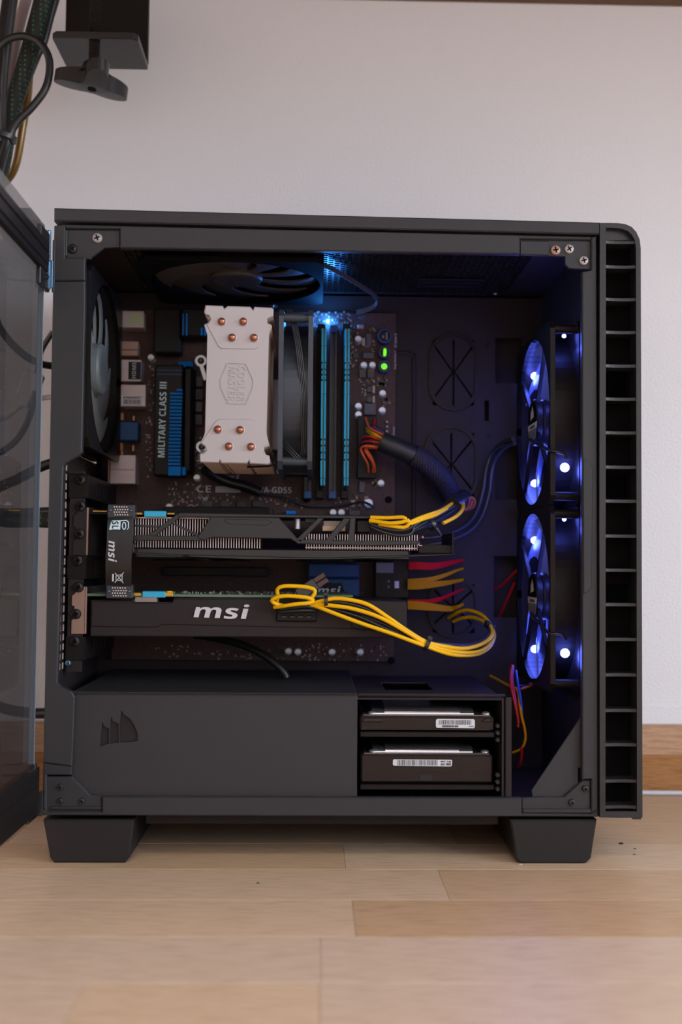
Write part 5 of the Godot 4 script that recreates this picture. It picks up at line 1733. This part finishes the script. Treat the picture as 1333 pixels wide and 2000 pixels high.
	for p in [pts([235.6, 291, -158, 234.2, 297.1, -148, 230.4, 303.5, -142, 228.1, 308.9, -140, 231, 311.3, -138, 237.9, 311, -138, 245.8, 309.9, -140]), pts([239.1, 291, -158, 239.1, 297.3, -150, 234.8, 303.7, -144, 231.7, 308.7, -142, 234.5, 310.6, -139, 245.9, 309.6, -141]), pts([240.9, 291, -158, 240.5, 295.8, -152, 236.7, 303.9, -146, 233, 308.8, -143, 235.5, 310.4, -141, 245.9, 308.9, -142]), pts([232.7, 338, -160, 233.8, 333.3, -154, 235.6, 327.5, -146, 240.6, 324.4, -142, 249.3, 320.1, -141])]: wire(o, "orange_wire", p, 1.05, M.orange, "orange wire")
	for p in [pts([230.1, 317.4, -158, 229.2, 318.5, -148, 232, 320, -142, 237.9, 318.9, -139, 244.9, 316.4, -140]), pts([229.3, 313, -158, 228.8, 314.5, -148, 232, 315.7, -142, 238.8, 315, -139, 245.8, 313.4, -140]), pts([240.2, 337.2, -160, 240.5, 334.1, -156, 239.8, 330, -152, 241.8, 326.9, -148])]: wire(o, "red_wire", p, 1.05, M.red, "red wire")
	for p in [pts([233.6, 328.9, -158, 235, 326.2, -150, 239, 322.9, -144, 244.1, 319.2, -141, 248.4, 317, -141]), pts([234, 326.3, -158, 235.8, 323.6, -150, 239.9, 320.3, -144, 246.7, 315.3, -141])]: wire(o, "yellow_wire", p, 1.05, M.yellow, "yellow wire")
	wire(o, "purple_wire", pts([233.5, 331.6, -158, 235.8, 328.9, -150, 241.7, 326.6, -145, 247.6, 322.8, -142, 250.6, 320.5, -141]), 1.05, M.purple, "purple wire")
	for p in [pts([229.7, 315.2, -158, 229.7, 316.7, -148, 233.8, 317.8, -142, 245, 314.8, -141]), pts([229.3, 310.8, -158, 229.7, 313.7, -148, 234.7, 313.5, -142, 245, 311.8, -141]), pts([236.4, 301.6, -158, 239.4, 305, -148, 241.7, 308.9, -143, 245.9, 310.6, -142]), pts([238.9, 331.9, -160, 242.8, 328.1, -150, 247.7, 323.9, -144])]: wire(o, "black_wire", p, 1.05, M.cable)
	st = mb()
	tube(st, pts([245.8, 315.3, -141, 252.7, 312.2, -140, 263.1, 308, -140, 271.9, 304.3, -141, 278.2, 301.5, -143]), 8.6, 16)
	part(o, "shrink_tube", st, M.shrink, "smooth grey-black shrink tube")
	st = mb()
	tube(st, pts([271.9, 304.3, -141, 279, 300.6, -143, 288.2, 294.1, -147, 296.6, 286.7, -152, 302.7, 279.4, -159, 307, 273.8, -168]), 9.6, 16)
	part(o, "braided_sleeve", st, M.mesh_sleeve)
	# flat drive cables
	var i := 0
	for c in [[pts([270.3, 210.9, -152, 277.3, 211, -152, 288.4, 210.6, -154, 300, 212, -160, 313.5, 214.8, -172, 320.6, 216.2, -179]), M.red_flat, 6.4, "topmost red flat cable of the five by the blue heat sink"], [pts([269.5, 197.4, -152, 277.4, 197.9, -152, 288.5, 199.3, -154, 301.4, 202.8, -160, 313.9, 207.2, -172, 320.7, 209, -179]), M.amber_flat, 4.6, "amber flat cable rising steeply above the other amber ones"], [pts([269.4, 194, -151, 277.3, 194, -151, 288.4, 194.9, -153, 301.4, 196.2, -160, 313.5, 197.9, -172, 320.7, 199.2, -179]), M.amber_flat, 6.2, "amber flat cable lying in the middle of the five"], [pts([269.6, 180.1, -152, 277.4, 180.1, -152, 288.5, 180.6, -154, 301.5, 184, -160, 314.4, 189, -172, 320.7, 191.1, -179]), M.red_flat, 4.2, "lower red flat cable resting on the lowest amber one"], [pts([269.5, 177.5, -151, 279.5, 177.1, -151, 292.8, 175.8, -153, 306.8, 174.4, -160, 314, 175.3, -172, 320.8, 177.7, -179]), M.amber_flat, 7.0, "lowest amber flat cable, broad at its plug end"]]:
		at(c[0][0])
		st = mb()
		var q := smooth_path(c[0], 3.0)
		for k in q.size() - 1:
			var f0 := clampf(1.15 - 0.85 * k / q.size(), 0.28, 1.0)
			var f1 := clampf(1.15 - 0.85 * (k + 1) / q.size(), 0.28, 1.0)
			var h0 := Vector3(0, c[2] * 0.5 * f0, 0)
			var h1 := Vector3(0, c[2] * 0.5 * f1, 0)
			var d := Vector3(0, 0.0, 0.7)
			quad(st, q[k] - h0 + d, q[k + 1] - h1 + d, q[k + 1] + h1 + d, q[k] + h0 + d)
			quad(st, q[k] + h0 - d, q[k + 1] + h1 - d, q[k + 1] - h1 - d, q[k] - h0 - d)
			quad(st, q[k] + h0 + d, q[k + 1] + h1 + d, q[k + 1] + h1 - d, q[k] + h0 - d)
			quad(st, q[k] - h0 - d, q[k + 1] - h1 - d, q[k + 1] - h1 + d, q[k] - h0 + d)
		solo("drive_cable", st, c[1], c[3], "cable", "flat drive cables")
		i += 1
	# the pair of dark leads rising along the tray towards the front fans
	for c in [[pts([279.2, 234, -150, 296.6, 236.3, -150, 317.6, 244.3, -160, 329.5, 256.6, -166, 336.2, 276, -170, 339.6, 296.3, -172, 344.2, 309.6, -170, 350.5, 316.5, -154, 355.5, 317.8, -130]), "dark lead curving up the tray, the inner of the pair by the upper front fan"], [pts([281.8, 227.9, -150, 301.9, 232, -150, 323.3, 241.2, -160, 334.6, 254.3, -165, 341.3, 273.7, -168, 343.5, 293.8, -168, 346.5, 305.3, -162, 351.8, 313, -146, 356.4, 313.8, -128]), "dark lead curving up the tray, the outer of the pair by the upper front fan"]]:
		at(c[0][0])
		st = mb()
		tube(st, c[0], 1.9, 10)
		solo("fan_cable", st, M.cable_grey, c[1], "cable", "")
	at(Vector3(138.7, 273, -168))
	st = mb()
	tube(st, pts([96.1, 290.6, -150, 104.1, 286.1, -158, 114.7, 281.8, -163, 130, 278.1, -165, 143.2, 273, -166]), 4.5, 10)
	tube(st, pts([138.7, 273.1, -169, 151.9, 271.1, -170, 161.7, 270.3, -170, 171.9, 265.5, -170, 183.1, 262.5, -170, 200.8, 261.8, -170, 218.5, 263.6, -168, 230.7, 265.2, -162, 236.7, 263.2, -158, 239, 257.4, -120]), 1.1, 8)
	solo("board_cable", st, M.cable, "black lead snaking across the lower part of the motherboard above the upper card", "cable")
	at(Vector3(167.9, 128.6, -120))
	st = mb()
	tube(st, pts([89.4, 151.3, -150, 112.6, 149.3, -130, 134.6, 144.6, -115, 151.7, 137.3, -105, 164.3, 128, -100, 168.5, 121.1, -100]), 3.2, 10)
	solo("power_cable", st, M.cable, "plain black lead arching down into the shroud top below the lower card", "cable")
	o = thing("drive_power_cable", "red, orange, yellow and blue wires hanging beside the hard drive cage", "cable", Vector3(347.8, 94.7, -70))
	for p in [pts([351.3, 130.6, -110, 347.4, 124.6, -95, 345.6, 115.3, -80, 347, 102.6, -70, 349, 90.3, -68]), pts([352.5, 129.6, -112, 348.6, 121.8, -95, 347.6, 111.3, -80, 348.6, 97.6, -72, 349, 86.8, -70]), pts([351.1, 71.8, -66, 351.4, 66, -68, 351, 59, -72, 350.5, 53.6, -80])]: wire(o, "red_wire", p, 1.2, M.red, "red wire")
	for p in [pts([338.1, 119.4, -140, 342.1, 117.6, -120, 347.4, 115.3, -95, 351.1, 113.7, -84, 350.9, 104.1, -74, 351.4, 95, -68, 353.4, 85.5, -66, 353.8, 77.7, -66, 351.4, 70.7, -68, 345.4, 66.5, -74])]: wire(o, "yellow_wire", p, 1.1, M.amber_flat, "yellow wire")
	wire(o, "blue_wire", pts([354.2, 126.5, -110, 351.9, 118.5, -88, 351.7, 109, -76, 352.2, 96.3, -70]), 1.1, M.blue_wire, "blue wire")
	wire(o, "purple_wire", pts([355.5, 115.2, -108, 360.9, 114.2, -110, 367.8, 114.8, -120, 371.9, 116.5, -128]), 1.0, M.purple)
	wire(o, "orange_wire", pts([356.5, 112.8, -100, 365.1, 114.6, -106, 371.7, 117.7, -116, 377.9, 121.4, -130]), 1.0, M.orange)
	for c in [[pts([350.3, 190.1, -195, 356.4, 194.8, -188, 362.4, 203.1, -176, 367.1, 208.6, -172]), "thin red wire in the tray opening, the upper of two"], [pts([354, 164.7, -195, 356.9, 173.2, -188, 360.1, 184.8, -178, 364.4, 197, -172]), "thin red wire in the tray opening, the lower of two"]]:
		at(c[0][0])
		st = mb()
		tube(st, c[0], 1.0, 8)
		solo("red_wire", st, M.red_flat, c[1], "cable")

func desk_things() -> void:
	at(Vector3(400, 758, 0))
	var st := mb()
	box(st, -420, 758, -261.5, 1250, 783, 550, 1.5)
	solo("desk", st, M.desk, "wooden desk top just above the picture, its underside shading the wall", "desk")
	# clamp hanging from the desk's back edge
	var o := thing("desk_clamp", "black desk clamp with a threaded rod and a three-winged knob hanging above the tower", "clamp", Vector3(-3.3, 642.4, -150))
	st = mb()
	box(st, -31.6, 648, -168, 40.4, 729.8, -161, 0.8)
	part(o, "column", st, M.black)
	st = mb()
	var ja := Vector3(-29.7, 650.1, -104)
	var jd := Vector3(40.6, 648.9, -104)
	prism(st, pv([ja.x + 4, -104, ja.x, -108, ja.x, -162, jd.x, -162, jd.x, -108, jd.x - 4, -104]), -646.5, -641.0, 0.8, Transform3D(Basis(Vector3(1, 0, 0), Vector3(0, 0, 1), Vector3(0, -1, 0)), Vector3.ZERO))
	part(o, "jaw_plate", st, M.plastic)
	var sx := Vector3(3.8, 621.4, -113)
	st = mb()
	var prof := [[0.0, 0.0]]
	for k in 66:
		prof.append([4.9 if k % 2 == 0 else 4.1, 0.9 * k])
	prof.append([0.0, 60.0])
	lathe(st, Transform3D(Basis(Vector3(1, 0, 0), Vector3(0, 0, -1), Vector3(0, 1, 0)), Vector3(sx.x, Vector3(3.8, 617.9, -113).y, -113)), prof, 16)
	part(o, "threaded_rod", st, M.black)
	st = mb()
	var kc := Vector3(sx.x, Vector3(2.3, 609.3, -113).y, -113)
	var blade := PackedVector2Array()
	for k in 72:
		var ang := TAU * k / 72
		var lobe := pow(maxf(0.0, 0.5 + 0.5 * cos(3.0 * (ang - 0.873))), 2.0)
		blade.append(Vector2.from_angle(ang) * (11.5 + 23.5 * lobe))
	var rise := func(q: Vector2, top: bool) -> Vector3:
		var r := clampf((q.length() - 8.0) / 26.0, 0.0, 1.0)
		return kc + Basis(Vector3(0, 0, 1), -0.12) * Vector3(q.x, (8.0 - 1.5 * r if top else -7.0 + 4.0 * r), -q.y)
	st.set_smooth_group(1)
	for k in 72:
		for f in 6:
			for top in [true, false]:
				var q0 := blade[k - 1] * (f / 6.0)
				var q1 := blade[k] * (f / 6.0)
				var q2 := blade[k] * ((f + 1) / 6.0) * (0.985 if f == 5 else 1.0)
				var q3 := blade[k - 1] * ((f + 1) / 6.0) * (0.985 if f == 5 else 1.0)
				var up := Vector3(0, 1.0 if top else -1.0, 0)
				if f > 0: face(st, [rise.call(q0, top), rise.call(q1, top), rise.call(q2, top), rise.call(q3, top)], up)
				else: face(st, [rise.call(Vector2.ZERO, top), rise.call(q2, top), rise.call(q3, top)], up)
		st.set_smooth_group(2)
		var e0 := blade[k - 1] * 0.985
		var e1 := blade[k] * 0.985
		var out := Vector3((e0 + e1).x, 0, -(e0 + e1).y)
		face(st, [rise.call(e0, true), rise.call(e1, true), rise.call(e1, false), rise.call(e0, false)], out)
		st.set_smooth_group(1)
	lathe(st, Transform3D(Basis(Vector3(1, 0, 0), Vector3(0, 0, -1), Vector3(0, 1, 0)), kc), [[13, 5], [10.5, 9], [9, 14], [6, 15], [0, 15]], 28, true)
	var kn := part(o, "knob", st, M.plastic)
	st = mb()
	lathe(st, Transform3D(Basis(Vector3(1, 0, 0), Vector3(0, 0, 1), Vector3(0, -1, 0)), kc + Basis(Vector3(0, 0, 1), -0.12) * Vector3(0, -6.9, 0)), [[4.2, -0.5], [4.2, 0.45], [3.4, 0.45], [0, 0.3]], 18)
	part(kn, "screw_hole", st, M.void)
	# cables hanging from the desk at the left
	for c in [[pts([-75.3, 708.6, -150, -79, 676.9, -150, -81.8, 645.4, -150, -86.2, 609.4, -150, -91.8, 561, -152, -100.5, 508.7, -156, -129.9, 385.4, -162, -142.9, 209.7, -162, -145.6, 7.6, -160]), 6.6, M.cable, "thick black cable hanging at the far left edge beside the pinkish one", "cable"], [pts([-66.2, 722.5, -176, -74.6, 689.8, -176, -81, 652.7, -176, -85.3, 621.3, -178, -91.9, 592.9, -188, -111.7, 506.7, -210, -155.6, 368.9, -228, -174.9, 186.3, -230, -178.7, 7, -228]), 4.8, M.pink_cable, "pinkish grey cable hanging between black ones under the desk", "cable"], [pts([-43, 704, -140, -50.2, 672.6, -140, -58.9, 636.8, -140, -67.8, 605.6, -140, -74.1, 578.9, -140, -78.8, 542.8, -138, -98.3, 459.4, -138, -129.4, 337.9, -138, -151.1, 167.2, -140, -155.3, 7.6, -140]), 7.6, M.sleeve, "thick black braided cable flecked with green hanging under the desk", "cable"], [pts([-37.1, 716.2, -163, -46.2, 684, -163, -53.7, 661, -163, -61.3, 642.7, -163, -63.4, 615.3, -163, -67.5, 588.5, -164, -71.4, 566.9, -167, -75.4, 554.3, -170, -81.7, 546.5, -174, -94.7, 535.5, -180, -118, 494.9, -186, -151, 299.8, -192, -161.2, 5.3, -192]), 3.4, M.brass_cable, "shiny brownish cable curling in beside the glass door's upper corner", "cable"], [pts([-37, 705.9, -152, -42.3, 683.2, -152, -47.6, 660.5, -152, -53.4, 646.9, -152, -61.7, 624.2, -152, -70.2, 598.4, -153, -79.3, 566.6, -157, -101.2, 450.5, -172, -135.3, 254, -175, -137.9, 8.8, -175]), 3.4, M.cable, "slim black cable hanging next to the green-flecked one", "cable"], [pts([-80.1, 636.8, -120, -72.7, 644, -120, -65.1, 648, -120, -55, 649.1, -120, -43.9, 644.5, -120, -36, 633.3, -120, -34.5, 619.5, -120, -38, 604.2, -120, -48.6, 588.8, -120, -59.4, 577.3, -120, -65.9, 566, -120, -70, 548.8, -118, -72.6, 523.8, -108, -71.1, 478.7, -72, -83.3, 350.5, -10, -110.6, 191.5, -6, -118.1, 14.1, -10]), 3.2, M.cable, "black cable bent into a round loop in front of the hanging bunch", "cable"], [pts([-67.1, 692.2, -127, -70.6, 657, -127, -72.9, 631.1, -128, -74, 604.8, -128, -73.9, 568.2, -126]), 2.6, M.cable_grey, "thin dark cable hanging close behind the black loop", "cable"]]:
		at(c[0][0])
		st = mb()
		tube(st, c[0], c[1], 12)
		solo("hanging_cable", st, c[2], c[3], c[4], "")
	at(Vector3(-69.5, 562.6, -118))
	st = mb()
	lathe(st, facing(Vector3(-70.6, 564.1, -122), Vector3(0.25, 1, 0)), [[8.5, -2], [10, -2], [10, 2], [8.5, 2]], 16)
	box(st, -64.7, 558.5, -124, -61.8, 561.9, -116, 0.6)
	solo("cable_tie", st, M.cable, "black tie holding the hanging cables together below the loop", "cable tie")

func behind_case() -> void:
	var st := mb()
	var k := 0
	for c in [[pts([-137, 2, -60, -126.2, 170.9, -60, -96.3, 367, -60, -66, 407.1, -60, -56.7, 392.7, -70, -51.3, 384.3, -80, -42.3, 375.6, -85, -35, 371.3, -90, -30.1, 370.3, -100, -20.9, 370.5, -110]), 3.0, M.cable, "dark cable sagging into the back of the tower just above the white plug"], [pts([-29.4, 403.1, -130, -35.2, 394.4, -130, -39.7, 384.9, -130, -41.7, 376.2, -134, -43.3, 368.4, -134]), 2.3, M.cable_grey, "thin grey lead dropping down to the white plug behind the glass"], [pts([-274.1, 11.6, -120, -272.7, 125.5, -126, -194.8, 280.6, -126, -120.7, 315.1, -126, -76.6, 328.3, -132, -66.8, 333.2, -136, -58.5, 340.2, -136, -49.3, 344.1, -133, -40.9, 347.2, -133, -29.1, 349.1, -133]), 2.2, M.white_cable, "thin white cable running from the white plug's foot towards the tower"], [pts([-160.3, 4.2, -100, -140.2, 148.8, -100, -98.8, 271.3, -100, -70.9, 294.2, -100, -61.3, 299.6, -100, -51.9, 308.4, -104, -45.3, 319.5, -106, -41.1, 332.3, -108, -39.9, 343.7, -112, -39.3, 349.9, -114]), 2.6, M.cable, "thin black cable climbing steeply behind the glass to the white plug"], [pts([-160.3, 3, -80, -138.2, 129.9, -85, -99.1, 246.3, -90, -67.4, 266, -90, -59.5, 270.6, -90, -48.1, 276.1, -92, -38.6, 281.7, -94, -31.1, 286.4, -96, -23.1, 290, -98, -17.1, 291.4, -100]), 4.0, M.cable, "thick black cable rising gently into the middle of the tower's back"], [pts([-192.5, 5.9, -110, -159.6, 127.6, -110, -113.4, 234.6, -110, -72.7, 245.7, -110, -56.2, 245.1, -110, -39.8, 245.6, -110, -25, 245.3, -110, -15.1, 245, -110]), 6.4, M.sleeve, "thick green-flecked black cable lying level behind the glass"], [pts([-218.9, 4.8, -124, -189.8, 134.4, -124, -117.6, 245, -122, -75.6, 250.3, -120, -55.7, 251, -123, -28.2, 252.5, -123, -18.1, 252.6, -123]), 4.4, M.cable, "plain black cable just above the level green-flecked one"], [pts([-190, 13, -175, -148, 65.2, -175, -113.8, 87.1, -175, -87.7, 89, -175, -78.9, 86.9, -175, -71, 84.7, -175, -61.3, 83, -175, -50.8, 81.8, -175, -42.1, 81.8, -175, -30.7, 82.3, -175]), 4.6, M.cable, "black cable lying low along the top of the skirting board"]]:
		at(c[0][0])
		st = mb()
		tube(st, c[0], c[1], 12)
		solo("rear_cable", st, c[2], c[3], "cable")
		k += 1
	var o := thing("white_plug", "flat white plug hanging behind the tinted glass", "plug", Vector3(-44.2, 359.2, -125))
	st = mb()
	var xf := Transform3D(Basis(Vector3(0, 0, 1), deg_to_rad(-18.0)), Vector3(-45.1, 358.3, -125))
	box(st, -9, -12, -4, 8, 10, 4, 1.5, xf)
	part(o, "body", st, M.white_cable)
	st = mb()
	box(st, -5, -20, -3, 4, -11, 3, 1.2, xf)
	part(o, "strain_relief", st, M.white_cable)
	# floor by the wall
	at(Vector3(520, 0, -240))
	st = mb()
	tube(st, pts([395, 2.2, -243, 425, 2.2, -243.5, 470, 2.2, -244, 520, 2.4, -242.5, 580, 2.2, -242, 700, 2.2, -243]), 2.2, 12)
	solo("floor_cable", st, M.white_cable, "thin white cable lying on the floor along the skirting board", "cable")
	for c in [[Vector3(426, 0, -60.7), 1.6, M.crumb_dark, "dark crumb on the floor to the right of the tower, the largest"], [Vector3(432.2, 0, -45.2), 0.8, M.crumb_dark, "tiny dark speck on the floor behind the paler speck"], [Vector3(427.1, 0, -28.7), 0.8, M.crumb_dark, "tiny dark speck on the floor nearest the right foot"], [Vector3(337.4, 0, 0.2), 1.2, M.paper, "white crumb on the floor against the right foot"], [Vector3(154.2, 0, 47.3), 1.0, M.crumb_dark, "dark fleck on the floor in front of the tower's middle"]]:
		at(c[0])
		st = mb()
		for j in 3:
			box(st, -1, 0.1, -0.6, 1, 0.9, 0.6, 0.2, Transform3D(Basis(Vector3(0, 1, 0), 1.1 * j) * Basis.from_scale(Vector3.ONE * 0.65 * c[1] * (0.7 + 0.2 * j)), c[0] + Vector3(0.5 * j - 0.5, 0, 0.2 * j) * c[1]))
		solo("crumb", st, c[2], c[3], "crumb", "crumbs on the floor")
